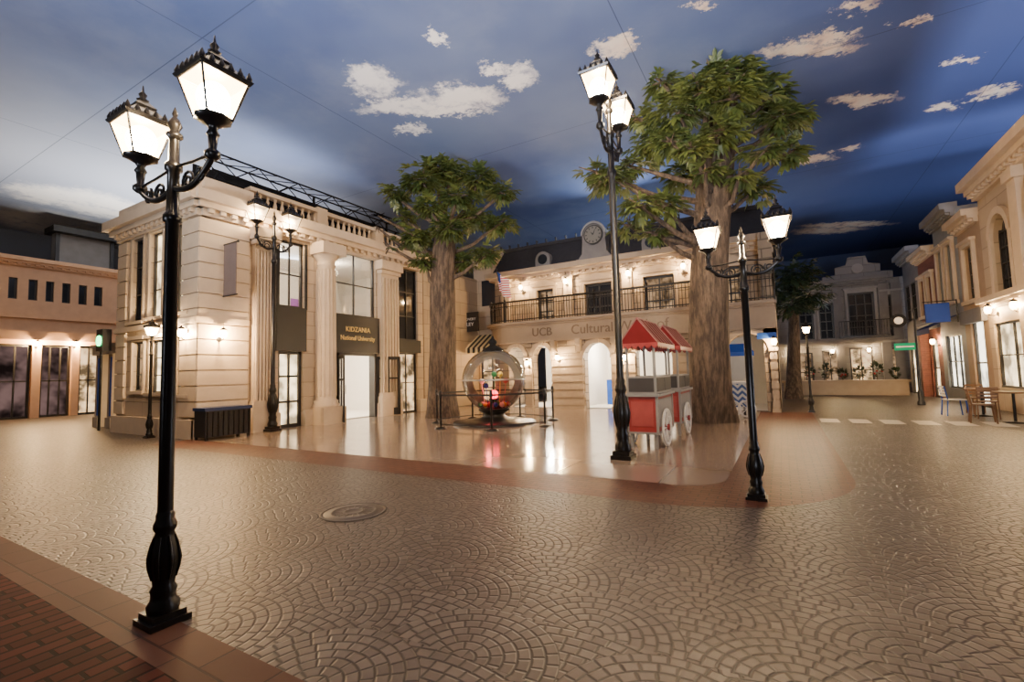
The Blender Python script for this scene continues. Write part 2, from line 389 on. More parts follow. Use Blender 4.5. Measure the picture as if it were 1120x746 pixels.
# ------------------------------------------------------------------ facades
class Fac:
    def __init__(s, axis, c, sign): s.a = axis; s.c = c; s.s = sign
    def p(s, u, z, n):
        return (s.c+s.s*n, u, z) if s.a == 'X' else (u, s.c+s.s*n, z)
    def uz(s, px, py, n=0):
        d = ray(px, py); c = s.c+s.s*n
        if s.a == 'X': t = c/d.x; q = CAM+d*t; return q.y, q.z
        t = c/d.y; q = CAM+d*t; return q.x, q.z
    def rect(s, px0, px1, py0, py1, n=0):
        my = (py0+py1)/2; mx = (px0+px1)/2
        us = sorted((s.uz(px0, my, n)[0], s.uz(px1, my, n)[0]))
        return us[0], us[1], max(s.uz(mx, py1, n)[1], 0), s.uz(mx, py0, n)[1]
    def box(s, mb, u0, u1, z0, z1, n0, n1):
        a = s.p(u0, z0, n0); b = s.p(u1, z1, n1); mb.box(a[0], b[0], a[1], b[1], a[2], b[2])
    def ext(s, mb, pts, n0, n1):
        k = len(pts)
        vs = [s.p(u, z, n1) for u, z in pts]+[s.p(u, z, n0) for u, z in pts]
        fs = [tuple(range(k)), tuple(range(2*k-1, k-1, -1))]+[(i, (i+1) % k, k+(i+1) % k, k+i) for i in range(k)]
        mb.add(vs, fs)
    def wall(s, mb, u0, u1, z0, z1, n0, n1, ops):
        us = sorted({u0, u1} | {min(max(x, u0), u1) for o in ops for x in (o[0], o[1])})
        zs = sorted({z0, z1} | {min(max(x, z0), z1) for o in ops for x in (o[2], o[3])})
        for i in range(len(us)-1):
            run = None
            for j in range(len(zs)-1):
                cu = (us[i]+us[i+1])/2; cz = (zs[j]+zs[j+1])/2
                if any(o[0] < cu < o[1] and o[2] < cz < o[3] for o in ops):
                    if run is not None: s.box(mb, us[i], us[i+1], run, zs[j], n0, n1); run = None
                elif run is None: run = zs[j]
            if run is not None: s.box(mb, us[i], us[i+1], run, z1, n0, n1)
    def arch(s, mb, u0, u1, zs, zt, n0, n1, seg=10):
        c = (u0+u1)/2; r = (u1-u0)/2
        pts = [(c-r*cos(pi*i/seg), zs+(zt-zs)*sin(pi*i/seg)) for i in range(seg+1)]
        for a, b in zip(pts, pts[1:]):
            s.ext(mb, [a, b, (b[0], zt+.002), (a[0], zt+.002)], n0, n1)
    def archring(s, mb, u0, u1, zs, zt, w, n0, n1, seg=12):
        c = (u0+u1)/2; r = (u1-u0)/2
        for i in range(seg):
            a = pi*i/seg; b = pi*(i+1)/seg
            q = lambda an, k: (c-(r+k)*cos(an), zs+(zt-zs+k)*sin(an))
            s.ext(mb, [q(a, 0), q(a, w), q(b, w), q(b, 0)], n0, n1)
    def courses(s, mb, u0, u1, z0, z1, h, n0, n1, gap=.035):
        k = max(1, round((z1-z0)/h)); hh = (z1-z0)/k
        s.box(mb, u0+.02, u1-.02, z0, z1, n0-.03, n1-.05)
        for i in range(k): s.box(mb, u0, u1, z0+i*hh+gap/2, z0+(i+1)*hh-gap/2, n0, n1)
    def cornice(s, mb, u0, u1, z, h, n, n0=0, dent=True, e=1.0, e1=None):
        e1 = e if e1 is None else e1
        s.box(mb, u0-.02*e, u1+.02*e1, z, z+h*.3, n0-.1, n0+n*.3)
        s.box(mb, u0-n*.4*e, u1+n*.4*e1, z+h*.3, z+h*.55, n0-.1, n0+n*.65)
        s.box(mb, u0-n*.7*e, u1+n*.7*e1, z+h*.55, z+h, n0-.1, n0+n)
        if dent:
            k = int((u1-u0)/.3)
            for i in range(k):
                u = u0+(i+.5)*(u1-u0)/k; s.box(mb, u-.07, u+.07, z+h*.12, z+h*.32, n0, n0+n*.55)
    def window(s, root, r, n, cols, rows, pane='glass', frame='frame', t=.06, name='window'):
        u0, u1, z0, z1 = r; mb = MB()
        s.box(mb, u0, u0+t, z0, z1, n-.05, n+.04); s.box(mb, u1-t, u1, z0, z1, n-.05, n+.04)
        s.box(mb, u0, u1, z0, z0+t, n-.05, n+.05); s.box(mb, u0, u1, z1-t, z1, n-.05, n+.04)
        for i in range(1, cols):
            u = u0+(u1-u0)*i/cols; s.box(mb, u-t*.3, u+t*.3, z0, z1, n-.03, n+.03)
        for j in range(1, rows):
            z = z0+(z1-z0)*j/rows; s.box(mb, u0, u1, z-t*.3, z+t*.3, n-.03, n+.03)
        w = mb.build(name, M[frame], root, True)
        g = MB(); s.box(g, u0+t*.5, u1-t*.5, z0+t*.5, z1-t*.5, n-.035, n-.025)
        g.build('pane', M[pane], w, True)
        return w
    def surround(s, root, w, side, head, sill, mat, zs=None, n=.1, ped=False):
        mb = MB(); u0, u1, z0, z1 = w
        pts = [(u0,z0),(u0,z1),(u1,z1),(u1,z0),(u1+side,z0),(u1+side,z1+head),(u0-side,z1+head),(u0-side,z0)]
        s.ext(mb, pts, 0, n)
        s.box(mb, u0-side-.06, u1+side+.06, z1+head-.02, z1+head+.08, 0, n+.07)
        if sill: s.box(mb, u0-side-.08, u1+side+.08, z0-sill, z0+.01, 0, n+.06)
        if ped: s.ext(mb, [(u0-side-.06,z1+head+.07),(u1+side+.06,z1+head+.07),((u0+u1)/2,z1+head+.30)], 0, n+.05)
        return mb.build('window_surround', M[mat], root, True)
    def mat3(s):
        if s.a == 'X': return Matrix(((0,0,s.s),(s.s,0,0),(0,1,0)))
        return Matrix(((-s.s,0,0),(0,0,s.s),(0,1,0)))
    def text(s, body, u, z, n, width, mat, parent, name='lettering', height=None):
        cu = bpy.data.curves.new('txt', 'FONT'); cu.body = body; cu.align_x = 'CENTER'; cu.align_y = 'CENTER'; cu.extrude = .02; cu.size = 1; cu.resolution_u = 3
        ob = bpy.data.objects.new('txt', cu); COL.objects.link(ob)
        dg = bpy.context.evaluated_depsgraph_get(); me = bpy.data.meshes.new_from_object(ob.evaluated_get(dg))
        bpy.data.objects.remove(ob)
        xs = [v.co.x for v in me.vertices]; w = max(xs)-min(xs); k = width/w; cx = (max(xs)+min(xs))/2
        ky = k if height is None else height/(max(v.co.y for v in me.vertices)-min(v.co.y for v in me.vertices))
        base = Vector(s.p(u, z, n)); m3 = s.mat3()
        p = parent
        while p.parent: p = p.parent
        for v in me.vertices:
            v.co = base + m3 @ Vector(((v.co.x-cx)*k, v.co.y*ky, v.co.z*.5)) - p.location
        me.materials.clear(); me.materials.append(M[mat]); me.name = name
        o = bpy.data.objects.new(name, me); COL.objects.link(o); o.parent = parent
        return o
def part(F, root, name, mat, *boxes):
    mb = MB()
    for b in boxes: F.box(mb, *b)
    return mb.build(name, M[mat], root, True)
def cornice(F, root, mat, *a, name='cornice', **k):
    mb = MB(); F.cornice(mb, *a, **k); return mb.build(name, M[mat], root, True)

# ------------------------------------------------------------------ setting
mb = MB(); mb.add([(-40,-14,0),(16,-14,0),(16,44,0),(-40,44,0)], [(0,1,2,3)]); struct('floor', mb, M['fan'])
def flat(name, pts, z, mat):
    mb = MB(); mb.add([(x,y,z) for x,y in pts], [tuple(range(len(pts)))]); return struct(name, mb, mat)
def rc(x, y, r, n=14): return [(x-r+r*sin(pi/2*i/n), y+r-r*cos(pi/2*i/n)) for i in range(n+1)]
ZP = .006
flat('trim_1', [(-13.3,5.45)]+rc(.72,5.40,2.1)+[(.72,17.6),(-13.3,17.6)], .003, M['brick'])
flat('floor_plaza', [(-13.3,6.35)]+rc(-.72,6.35,.6)+[(-.72,17.6),(-13.3,17.6)], ZP, M['plaza'])
flat('trim_2', [(-16,1.26),(6,1.26),(6,1.56),(-16,1.56)], .003, M['beige'])
flat('floor_brick', [(-16,-12),(6,-12),(6,1.26),(-16,1.26)], .003, M['redbrick'])
for i in range(6):
    x = .80+i*.66; flat('trim_%d' % (i+3), [(x,14.75),(x+.42,14.75),(x+.42,15.75),(x,15.75)], .003, M['zebra'])
mb = MB(); mb.box(-40,16,-14,44,HC,HC+.2); struct('ceiling', mb, M['ceiling'])
mb = MB(); mb.box(-36.3,-36,-14,44,0,HC); struct('wall_left', mb, M['skywall'])
mb = MB(); mb.box(-36,13,43.7,44,0,HC); struct('wall_back', mb, M['skywall'])
mb = MB(); mb.box(13,13.3,-14,44,0,HC); struct('wall_right', mb, M['skywall'])

# ------------------------------------------------------------------ street lamps
WARM = (1,.72,.42)
def lantern(root, c, s, lit, power, name='lantern'):
    x, y, z = c
    def q(hw, h): return [(x+a*hw*s, y+b*hw*s, z+h*s) for a, b in ((-1,-1),(1,-1),(1,1),(-1,1))]
    lo = q(.095,.03); hi = q(.175,.34)
    mb = MB()
    mb.lathe([(.03,-.12),(.05,-.1),(.03,-.06),(.045,-.03),(.09,0),(.135,.02),(.135,.035)], 8, (0,0,0))
    mb.v = [(x+v[0]*s, y+v[1]*s, z+v[2]*s) for v in mb.v]
    for a, b in zip(lo, hi): mb.tube([a, b], .010*s, 6)
    for rr, rad in ((lo,.012),(hi,.018)):
        for i in range(4): mb.tube([rr[i], rr[(i+1) % 4]], rad*s, 6)
    fr = mb.build(name, M['iron'], root)
    g = MB(); g.add(lo+hi, [(0,1,5,4),(1,2,6,5),(2,3,7,6),(3,0,4,7)])
    g.build('glass', M['lgl' if lit else 'lgl_dim'], fr)
    b = MB(); b.ball((x,y,z+.185*s), .12*s, 18, 12, 1.15); b.build('bulb', M['bulb' if lit else 'bulb_dim'], fr)
    r = MB()
    r.lathe([(p[0]*s, p[1]*s) for p in ((.27,.335),(.285,.355),(.20,.40),(.13,.46),(.105,.48),(.12,.495),(.10,.51),(.05,.55))], 4, c, False, pi/4)
    r.lathe([(p[0]*s, p[1]*s) for p in ((.035,.54),(.05,.57),(.02,.59),(.035,.62),(.012,.65),(.004,.71))], 8, c)
    for i in range(4):
        for k in range(5):
            p = Vector(hi[i]).lerp(Vector(hi[(i+1) % 4]), k/5)
            r.lathe([(.02*s,.0),(.024*s,.03*s),(.004*s,.08*s)], 6, (p.x, p.y, p.z+.015*s))
    r.build('roof', M['iron'], fr)
    plight((x,y,z+.18*s), power, WARM, .05*s, root)

def street_lamp(loc, s, a, rz, lit, label, double=True, zl=3.0, group='cast iron street lamps', ls=None, bk=.78, pk=1.0, power=150):
    root = thing('street_lamp', label, 'street lamp', loc, rz, group)
    ls = ls or s*.8
    h = .105*s*bk/.72
    mb = MB(); mb.box(-h,h,-h,h,0,.035*s); h *= .82; mb.box(-h,h,-h,h,.035*s,.07*s); mb.build('base_plate', M['iron'], root)
    mb = MB()
    mb.lathe([(r*s*bk, z*s) for r, z in ((.11,.07),(.115,.11),(.09,.14),(.085,.17),(.095,.2),(.075,.23),(.085,.28),(.105,.34),(.11,.39),(.095,.46),(.075,.52),(.065,.55),(.083,.575),(.083,.60),(.063,.63),(.066,.66),(.05,.69))], 16)
    for k in range(8):
        an = 2*pi*k/8
        mb.tube([(cos(an)*r*s*bk, sin(an)*r*s*bk, z*s) for r, z in ((.088,.27),(.108,.34),(.114,.39),(.096,.47),(.073,.53))], [.006*s*bk,.012*s*bk,.014*s*bk,.010*s*bk,.005*s*bk], 6)
    mb.build('base', M['iron'], root)
    zt = zl*s; k = s*pk
    mb = MB()
    pr = [(.044*k,.68*s),(.043*k,1.2*s),(.040*k, zt-.55*s),(.055*k, zt-.54*s),(.055*k, zt-.50*s),(.038*k, zt-.48*s),(.036*k, zt-.2*s)]
    if double: pr += [(.052*k, zt-.19*s),(.052*k, zt-.15*s),(.034*k, zt-.13*s),(.03*k, zt+.02*s)]
    else: pr += [(.05*k, zt-.16*s),(.05*k, zt-.13*s),(.03*k, zt-.1*s)]
    mb.lathe(pr, 14); mb.build('pole', M['iron'], root)
    if double:
        f = MB(); f.lathe([(r*k, zt+z*s) for r, z in ((.03,.02),(.05,.04),(.05,.06),(.025,.08),(.045,.12),(.03,.16),(.012,.18),(.018,.2),(.003,.25))], 10); f.build('finial', M['iron'], root)
        for sg in (-1, 1):
            m = MB(); A = a
            pts = [(sg*.03*k, 0, zt-.32*s)]
            for i in range(1, 13):
                t = i/12
                pts.append((sg*(.03*k+(A-.03*k)*t), 0, zt-.32*s - .05*s*sin(pi*t) + .10*s*t*t))
            pts.append((sg*A, 0, zt-.16*s)); pts.append((sg*A, 0, zt-.09*s))
            m.tube(pts, .020*k, 8)
            for (cx, cz, rr, st) in ((.38, -.36, .075, 0), (.72, -.34, .055, 2.2)):
                sp = []
                for i in range(22):
                    th = st+i*.48; r_ = rr*s*(1-.034*i)
                    sp.append((sg*(A*cx+min(r_,.3*A)*cos(th)), 0, zt+cz*s+.05*s+r_*sin(th)))
                m.tube(sp, .010*k, 6)
            m.tube([(sg*.03*k,0,zt-.17*s),(sg*A*.5,0,zt-.19*s),(sg*A,0,zt-.2*s)], .010*k, 6)
            m.lathe([(.02*k,-.24*s),(.045*k,-.22*s),(.045*k,-.19*s),(.022*k,-.17*s),(.03*k,-.08*s)], 10, (sg*A,0,zt))
            m.build('arm', M['iron'], root)
            lantern(root, (sg*A,0,zt), ls, lit, power)
    else:
        lantern(root, (0,0,zt), ls, lit, power)
    return root
def gp(px, py, z=0):
    q = G(px, py); return (q.x, q.y, z)
street_lamp(gp(178,680,.003), 1.0, .48, 0, True, 'nearest cast iron lamp post with two glowing lanterns at the red brick corner', zl=3.10, power=140)
street_lamp(gp(828,546,.003), .96, .37, 0, True, 'short black lamp post with two lanterns on the curved brick corner of the plaza', zl=3.03, power=260)
street_lamp(gp(682,502,ZP), 2.0, .53, pi/2, True, 'tallest black lamp post with two lanterns beside the red vendor carts', ls=1.32, bk=.60, pk=.72, power=700)
street_lamp(gp(298,472,ZP), 2.0, .53, pi/2, False, 'tall lamp post with two dim lanterns before the cream university front', ls=1.32, bk=.60, pk=.72, power=200)
street_lamp(gp(163,479,0), .95, 0, 0, True, 'single lantern lamp post at the left corner of the cream stone building', False, 2.9, power=400)
street_lamp(gp(888,451,0), .85, 0, 0, True, 'single glowing lantern post by the white crossing stripes', False, 2.95, power=260)

# ------------------------------------------------------------------ wall lamps
WLK = 5.6
def wall_lamp(F, u, z, n, label, power=14, group='lit wall lamps'):
    loc = F.p(u, z, n)
    root = thing('wall_lamp', label, 'wall lamp', loc, 0, group)
    d = Vector(F.p(0,0,1))-Vector(F.p(0,0,0))
    m = MB(); m.tube([Vector((0,0,0))+d*.0, d*.02], .07, 10); m.build('backplate', M['iron'], root)
    m = MB(); m.tube([d*.01, d*.08+Vector((0,0,-.05)), d*.18+Vector((0,0,-.04)), d*.22+Vector((0,0,.02))], .012, 6); m.build('bracket', M['iron'], root)
    c = d*.22
    m = MB(); m.lathe([(.045,.02),(.075,.06),(.09,.13),(.085,.19),(.06,.24)], 12, c); m.build('shade', M['lgl'], root)
    m = MB(); m.ball(c+Vector((0,0,.13)), .07, 12, 8); m.build('bulb', M['bulb'], root)
    m = MB(); m.lathe([(.095,.23),(.06,.28),(.02,.30),(.005,.34)], 10, c); m.build('cap', M['iron'], root)
    plight(c+Vector((0,0,.13)), power*WLK, (1,.64,.30), .04, root)

# ------------------------------------------------------------------ university building (left)
U = Fac('X', -13.3, 1); UE = 15.4
root = thing('university_building', 'cream stone university building with round column and black sign over its open entrance', 'building', (-15.7,11,0))
W1 = U.rect(305,333,264,336); D1 = U.rect(304,331,384,467); D1 = (D1[0],D1[1],0,D1[3])
W2 = U.rect(366,411,277,346); E1 = U.rect(368,411,386,457); E1 = (E1[0],E1[1],0,E1[3])
B1 = U.rect(436,457,294,372); B2 = U.rect(436,457,386,455); B2 = (B2[0],B2[1],0,B2[3])
mb = MB(); U.wall(mb, 6.5, UE, 0, 6.3, -.3, 0, [W1,D1,W2,E1,B1,B2]); mb.box(-18.1,-13.6,UE-.3,UE,0,6.3); mb.box(-18.1,-17.8,6.8,UE,0,6.3)
mb.build('wall', M['stone'], root, True)
L = Fac('Y', 6.5, -1)
lw = [L.rect(146,158,262,352), L.rect(146,158,374,428), L.rect(165,179,254,347), L.rect(192,207,243,342), L.rect(165,179,372,430), L.rect(192,207,368,432)]
mb = MB(); L.wall(mb, -18.1, -13.3, 0, 6.3, -.3, 0, lw); mb.build('side_wall', M['stone'], root, True)
for i, r in enumerate(lw):
    L.window(root, r, -.12, 1, 3, ('dark','dimlit','lit','lit','lit','lit')[i], t=.05); L.surround(root, r, .08, .08, .08, 'stone2', n=.06)
u7 = U.uz(270,330)[0]
mb = MB(); U.courses(mb, 6.42, u7, .55, 5.9, .42, 0, .10); mb.build('corner_block', M['stone2'], root, True)
mb = MB(); L.courses(mb, -14.1, -13.22, .55, 5.9, .42, 0, .10); mb.build('corner_block', M['stone2'], root, True)
mb = MB(); L.courses(mb, -18.1, -17.5, .55, 5.9, .42, 0, .08); mb.build('corner_block', M['stone2'], root, True)
for a, b in ((6.35, D1[0]), (D1[1], E1[0]), (E1[1], B2[0]), (B2[1], UE)): part(U, root, 'plinth', 'stone2', (a, b, 0, .5, 0, .15))
part(L, root, 'plinth', 'stone2', (-18.1, -13.2, 0, .5, 0, .15))
mb = MB(); U.cornice(mb, 6.5, UE, 5.95, .62, .42, e1=0); L.cornice(mb, -18.1, -13.3, 5.95, .62, .42)
mb.build('cornice', M['stone2'], root, True)
mb = MB(); L.box(mb, -18.1, -13.25, 3.05, 3.2, 0, .14); U.box(mb, 6.35, u7, 3.05, 3.2, 0, .14); mb.build('string_course', M['stone2'], root, True)
mb = MB(); U.box(mb, 6.5, u7+.1, 6.55, 7.0, -1.2, .12); L.box(mb, -18.1, -13.3, 6.55, 7.0, -1.2, .1); mb.build('parapet', M['stone2'], root, True)
mb = MB(); mb.box(-18.0,-13.5,6.7,UE,6.2,6.5); mb.build('roof_slab', M['greydark'], root, True)
mb = MB(); U.box(mb, u7+.1, UE, 6.57, 6.68, -.35, -.08); U.box(mb, u7+.1, UE, 7.12, 7.24, -.38, -.05)
for u in (10.35, 12.95, UE-.2): U.box(mb, u-.2, u+.2, 6.57, 7.3, -.4, -.03)
bal = mb.build('balustrade', M['stone2'], root, True)
first = None; nb = 30
for i in range(nb):
    u = u7+.25+(UE-.4-u7-.25)*i/(nb-1)
    if first is None:
        mb = MB(); mb.lathe([(.06,6.68),(.06,6.72),(.035,6.75),(.065,6.86),(.055,6.93),(.03,7.03),(.055,7.08),(.055,7.12)], 8, (U.c-.21, u, 0))
        first = mb.build('baluster', M['stone2'], bal, True); u_first = u
    else:
        c = first.copy(); COL.objects.link(c); c.location = (0, u-u_first, 0)
for (a, b) in ((274,296), (413,432)):
    r = U.rect(a, b, 300, 400); mb = MB()
    U.box(mb, r[0], r[1], .5, 5.6, 0, .20)
    k = 6
    for i in range(k):
        u = r[0]+(r[1]-r[0])*(i+.5)/k; U.box(mb, u-.03, u+.03, .9, 5.3, .20, .26)
    U.box(mb, r[0]-.08, r[1]+.08, 0, .75, 0, .32); U.box(mb, r[0]-.05, r[1]+.05, .75, .88, 0, .3)
    U.box(mb, r[0]-.04, r[1]+.04, 5.45, 5.58, 0, .3); U.box(mb, r[0]-.1, r[1]+.1, 5.6, 5.95, 0, .38)
    mb.build('pilaster', M['stone2'], root, True)
r = U.rect(339,364,300,400); cu = (r[0]+r[1])/2; mb = MB(); pc = U.p(cu, 0, .22)
U.box(mb, cu-.45, cu+.45, 0, .55, 0, .68)
pr = [(.42,.55),(.44,.62),(.38,.68),(.40,.75),(.32,.8),(.315,2),(.28,5.2),(.31,5.25),(.28,5.3),(.29,5.4),(.37,5.5),(.42,5.58)]
mb.lathe(pr, 24, (pc[0], pc[1], 0))
for k in range(16):
    an = 2*pi*k/16; mb.tube([(pc[0]+cos(an)*.318, pc[1]+sin(an)*.318, .9),(pc[0]+cos(an)*.286, pc[1]+sin(an)*.286, 5.1)], .024, 5)
U.box(mb, cu-.46, cu+.46, 5.58, 5.95, 0, .68)
mb.build('column', M['stone2'], root, True)
U.window(root, W1, -.15, 2, 2, 'glass'); U.window(root, W2, -.15, 2, 2, 'glass')
U.window(root, B1, -.15, 2, 3, 'dark'); U.window(root, B2, -.15, 2, 2, 'shop')
part(U, root, 'spandrel', 'black', (W1[0]-.1, W1[1]+.05, D1[3], W1[2], 0, .06), (W1[0]-.12, W1[0], W1[2]-.05, W1[3], 0, .05), (W1[1], W1[1]+.08, W1[2]-.05, W1[3], 0, .05))
part(U, root, 'spandrel', 'black', (B1[0]-.1, B1[1]+.1, B2[3], B1[2], 0, .06))
U.window(root, (D1[0], D1[1], 0, D1[3]), -.12, 2, 3, 'lit', name='door', t=.1)
s0 = U.rect(364,413,346,386); mb = MB(); U.box(mb, s0[0], s0[1], s0[2], s0[3], 0, .10)
sg = mb.build('sign_board', M['black'], root, True); sg['label'] = 'black sign board with gold lettering'
uc = (s0[0]+s0[1])/2; zc = (s0[2]+s0[3])/2; w_ = s0[1]-s0[0]
U.text('KIDZANIA', uc, zc+.16, .11, w_*.54, 'gold', sg, height=.17)
U.text('National University', uc, zc-.15, .11, w_*.76, 'gold', sg, height=.21)
mb = MB(); 
for a, b in ((E1[0], E1[0]+.1), (E1[1]-.1, E1[1])): U.box(mb, a, b, 0, E1[3], -.25, .05)
U.box(mb, E1[0], E1[1], E1[3]-.1, E1[3], -.25, .05); mb.build('door_frame', M['frame'], root, True)
def leaf(hinge, w, h, ang, name='door_leaf'):
    dx, dy = sin(ang), cos(ang)
    def pt(t, z, off=0): return (U.c+.05+dx*t-dy*off, hinge+dy*t+dx*off, z)
    m = MB()
    def bar(t0, t1, z0, z1, e=.025):
        vs = [pt(t0,z0,-e),pt(t1,z0,-e),pt(t1,z0,e),pt(t0,z0,e),pt(t0,z1,-e),pt(t1,z1,-e),pt(t1,z1,e),pt(t0,z1,e)]
        m.add(vs, [(0,3,2,1),(4,5,6,7),(0,1,5,4),(1,2,6,5),(2,3,7,6),(3,0,4,7)])
    bar(0,.1,.03,h); bar(w-.1,w,.03,h); bar(0,w,.03,.3); bar(0,w,h-.12,h); bar(0,w,h*.62,h*.62+.06); bar(w*.47,w*.53,.3,h)
    o = m.build(name, M['frame'], root, True)
    m = MB(); bar2 = [pt(.08,.25),pt(w-.08,.25),pt(w-.08,h-.1),pt(.08,h-.1)]; m.add(bar2, [(0,1,2,3)]); m.build('pane', M['glass'], o, True)
    m = MB(); m.tube([pt(w-.06,.95,.06),pt(w-.06,1.25,.06)], .015, 6); m.build('handle', M['metal'], o, True)
leaf(E1[1], .95, E1[3]-.12, radians(22)); leaf(E1[0]+.05, .85, E1[3]-.12, radians(118))
mb = MB(); mb.box(-17.7,-13.65,8.4,15.0,.0,.02); mb.box(-17.75,-17.7,8.4,15.0,0,6); mb.box(-17.7,-13.65,8.35,8.4,0,6); mb.box(-17.7,-13.65,15,15.05,0,6); mb.box(-17.7,-13.65,8.4,15,3.05,3.2); mb.box(-17.7,-13.65,8.4,15,6,6.05)
mb.build('interior', M['room'], root, True)
for a, b in ((11.2,12.0),(12.4,13.2),(9.0,9.8)):
    mb = MB(); mb.box(-16.3,-16.25,a,b,3.2,4.6); mb.build('display_board', M['violet'], root, True)
mb = MB(); mb.box(-16.4,-15.8,11.0,12.4,.02,1.0); mb.build('reception_counter', M['white'], root, True)
for y in (9.3, 12.2): plight((-15.2,y,2.8), 500, (1,.88,.70), .15)
for y in (9.3, 12.2): plight((-15.0,y,5.6), 160, (1,.80,.55), .15)
u, z = U.uz(240, 367, .12); wall_lamp(U, u, z-.1, .10, 'lit wall lamp on the banded corner block of the cream building, below the grey banner', 75)
u, z = L.uz(206, 366); wall_lamp(L, u+.1, z-.1, .0, 'lit wall lamp on the left side wall of the cream stone building', 65)
u, z = U.uz(253,295,.5)
bn = thing('banner', 'grey cloth banner hung from the corner block of the cream building', 'banner', (U.c+.12, u, z))
mb = MB(); mb.box(.04,.62,-.012,.012,-.68,.72); mb.build('cloth', M['banner'], bn)
mb = MB(); mb.tube([(0,0,.74),(.68,0,.74)], .02, 8); mb.tube([(0,0,-.7),(.68,0,-.7)], .02, 8); mb.ball((.7,0,.74), .035); mb.tube([(.03,0,.74),(.03,0,-.7)], .012, 6); mb.build('rod', M['iron'], bn)
bt = thing('storage_bench', 'low black slatted bench against the cream corner block', 'bench', (-12.80,6.88,0))
mb = MB(); mb.box(-.27,.27,-.57,.57,.08,.74); mb.build('body', M['black'], bt)
mb = MB(); mb.box(-.30,.30,-.60,.60,.74,.82); mb.build('top', M['darkblue'], bt)
for i in range(9):
    mb = MB(); y = -.52+i*.13; mb.box(.27,.29,y-.012,y+.012,.1,.72); mb.build('slat', M['iron'], bt)
for x in (-.24,.24):
    for y in (-.53,.53):
        mb = MB(); mb.box(x-.03,x+.03,y-.03,y+.03,0,.08); mb.build('leg', M['iron'], bt)
tr = thing('lighting_truss', 'black lighting truss above the balustrade of the cream building', 'truss', (-15.2,11,6.5))
mb = MB()
y0, y1 = -3.6, 4.4
ZA, ZB = 1.95, 1.4
for (x, z) in ((0,ZA),(0,ZB),(.6,ZA),(.6,ZB)): mb.tube([(x,y0,z),(x,y1,z)], .03, 6)
k = 11
for i in range(k):
    a = y0+(y1-y0)*i/k; b = y0+(y1-y0)*(i+1)/k
    mb.tube([(.6,a,ZB if i % 2 else ZA),(.6,b,ZA if i % 2 else ZB)], .018, 5); mb.tube([(0,a,ZB if i % 2 else ZA),(0,b,ZA if i % 2 else ZB)], .018, 5); mb.tube([(0,a,ZA),(.6,b,ZA)], .016, 5)
mb.build('lattice', M['truss'], tr)
mb = MB(); mb.box(-.55,-.5,y0,y1,.05,1.85); mb.build('back_drape', M['truss'], tr)
for y in (-3.4, 0.4, 4.2):
    mb = MB(); mb.tube([(0,y,0),(0,y,ZA)], .05, 6); mb.tube([(.6,y,ZB),(-1.2,y,0)], .04, 6); mb.build('support', M['truss'], tr)

# ------------------------------------------------------------------ museum building (back)
Q = Fac('Y', 17.6, -1); QU = Fac('Y', 18.5, -1)
root = thing('museum_building', 'two storey stone building with curved balcony, arched ground floor and clock gable', 'building', (-5.7,18.6,0))
X0, X1 = -10.4, -.1
path = []
nst = 20
for i in range(nst+1): path.append((X1+(X0-X1)*i/nst, 17.6))
for i in range(1, 9):
    a = pi/2*i/8; path.append((X0-1.2*sin(a), 18.8-1.2*cos(a)))
path.append((X0-1.2, 20.5))
def ribbon(mb, path, z0, z1, n0, n1):
    vs = []; fs = []
    for i, p in enumerate(path):
        a = Vector(path[max(i-1,0)]); b = Vector(path[min(i+1,len(path)-1)]); d = (b-a).normalized(); o = Vector((-d.y, d.x))
        for n in (n0, n1):
            for z in (z0, z1): vs.append((p[0]+o.x*n, p[1]+o.y*n, z))
    for i in range(len(path)-1):
        k = 4*i
        fs += [(k+2,k+6,k+7,k+3),(k,k+1,k+5,k+4),(k+1,k+3,k+7,k+5),(k,k+4,k+6,k+2)]
    k = 4*(len(path)-1); fs += [(0,2,3,1),(k,k+1,k+3,k+2)]
    mb.add(vs, fs)
A = [Q.rect(557,575,396,447), Q.rect(584,604,389,447), Q.rect(640,669,379,447), Q.rect(697,736,372,447), Q.rect(796,842,366,447)]
A = [(a[0],a[1],0,2.62) for a in A]
mb = MB(); Q.wall(mb, X0, X1, 0, 2.8, -.4, 0, A)
for a in A: Q.arch(mb, a[0], a[1], 2.05, 2.62, -.4, 0)
arc = [p for p in path if p[0] <= X0+.01]; ribbon(mb, arc, 0, 2.8, -.4, 0)
mb.box(X1-.4, X1, 17.6, 23, 0, 6.0)
mb.build('ground_wall', M['tan'], root, True)
for a in A:
    mb = MB(); Q.archring(mb, a[0], a[1], 2.05, 2.62, .18, 0, .07); Q.ext(mb, [((a[0]+a[1])/2-.09,2.6),((a[0]+a[1])/2+.09,2.6),((a[0]+a[1])/2+.13,2.84),((a[0]+a[1])/2-.13,2.84)], 0, .12); mb.build('arch_stones', M['tan2'], root, True)
edges = [X0]+[x for a in A for x in (a[0], a[1])]+[X1]
for i in range(0, len(edges), 2):
    a, b = edges[i]+.03, edges[i+1]-.03
    if b-a < .15: continue
    mb = MB(); Q.courses(mb, a, b, .1, 2.0, .30, 0, .12, .08); Q.box(mb, a-.02, b+.02, 2.0, 2.12, 0, .16); Q.box(mb, a-.02, b+.02, 0, .12, 0, .16)
    mb.build('pier', M['tan2'], root, True)
    if b-a > .4:
        for u in (a+.15, b-.15):
            mb = MB(); Q.ext(mb, [(u-.09,2.30),(u+.09,2.30),(u+.1,2.8),(u-.1,2.8)], 0, .16); Q.box(mb, u-.1,u+.1,2.55,2.8,.1,.26); mb.build('corbel', M['tan2'], root, True)
mb = MB(); ribbon(mb, path, 2.78, 3.5, -.4, .10); ribbon(mb, path, 3.5, 3.58, -.4, .2); ribbon(mb, path, 3.58, 3.68, -.9, .34); ribbon(mb, path, 2.76, 2.86, -.3, .17)
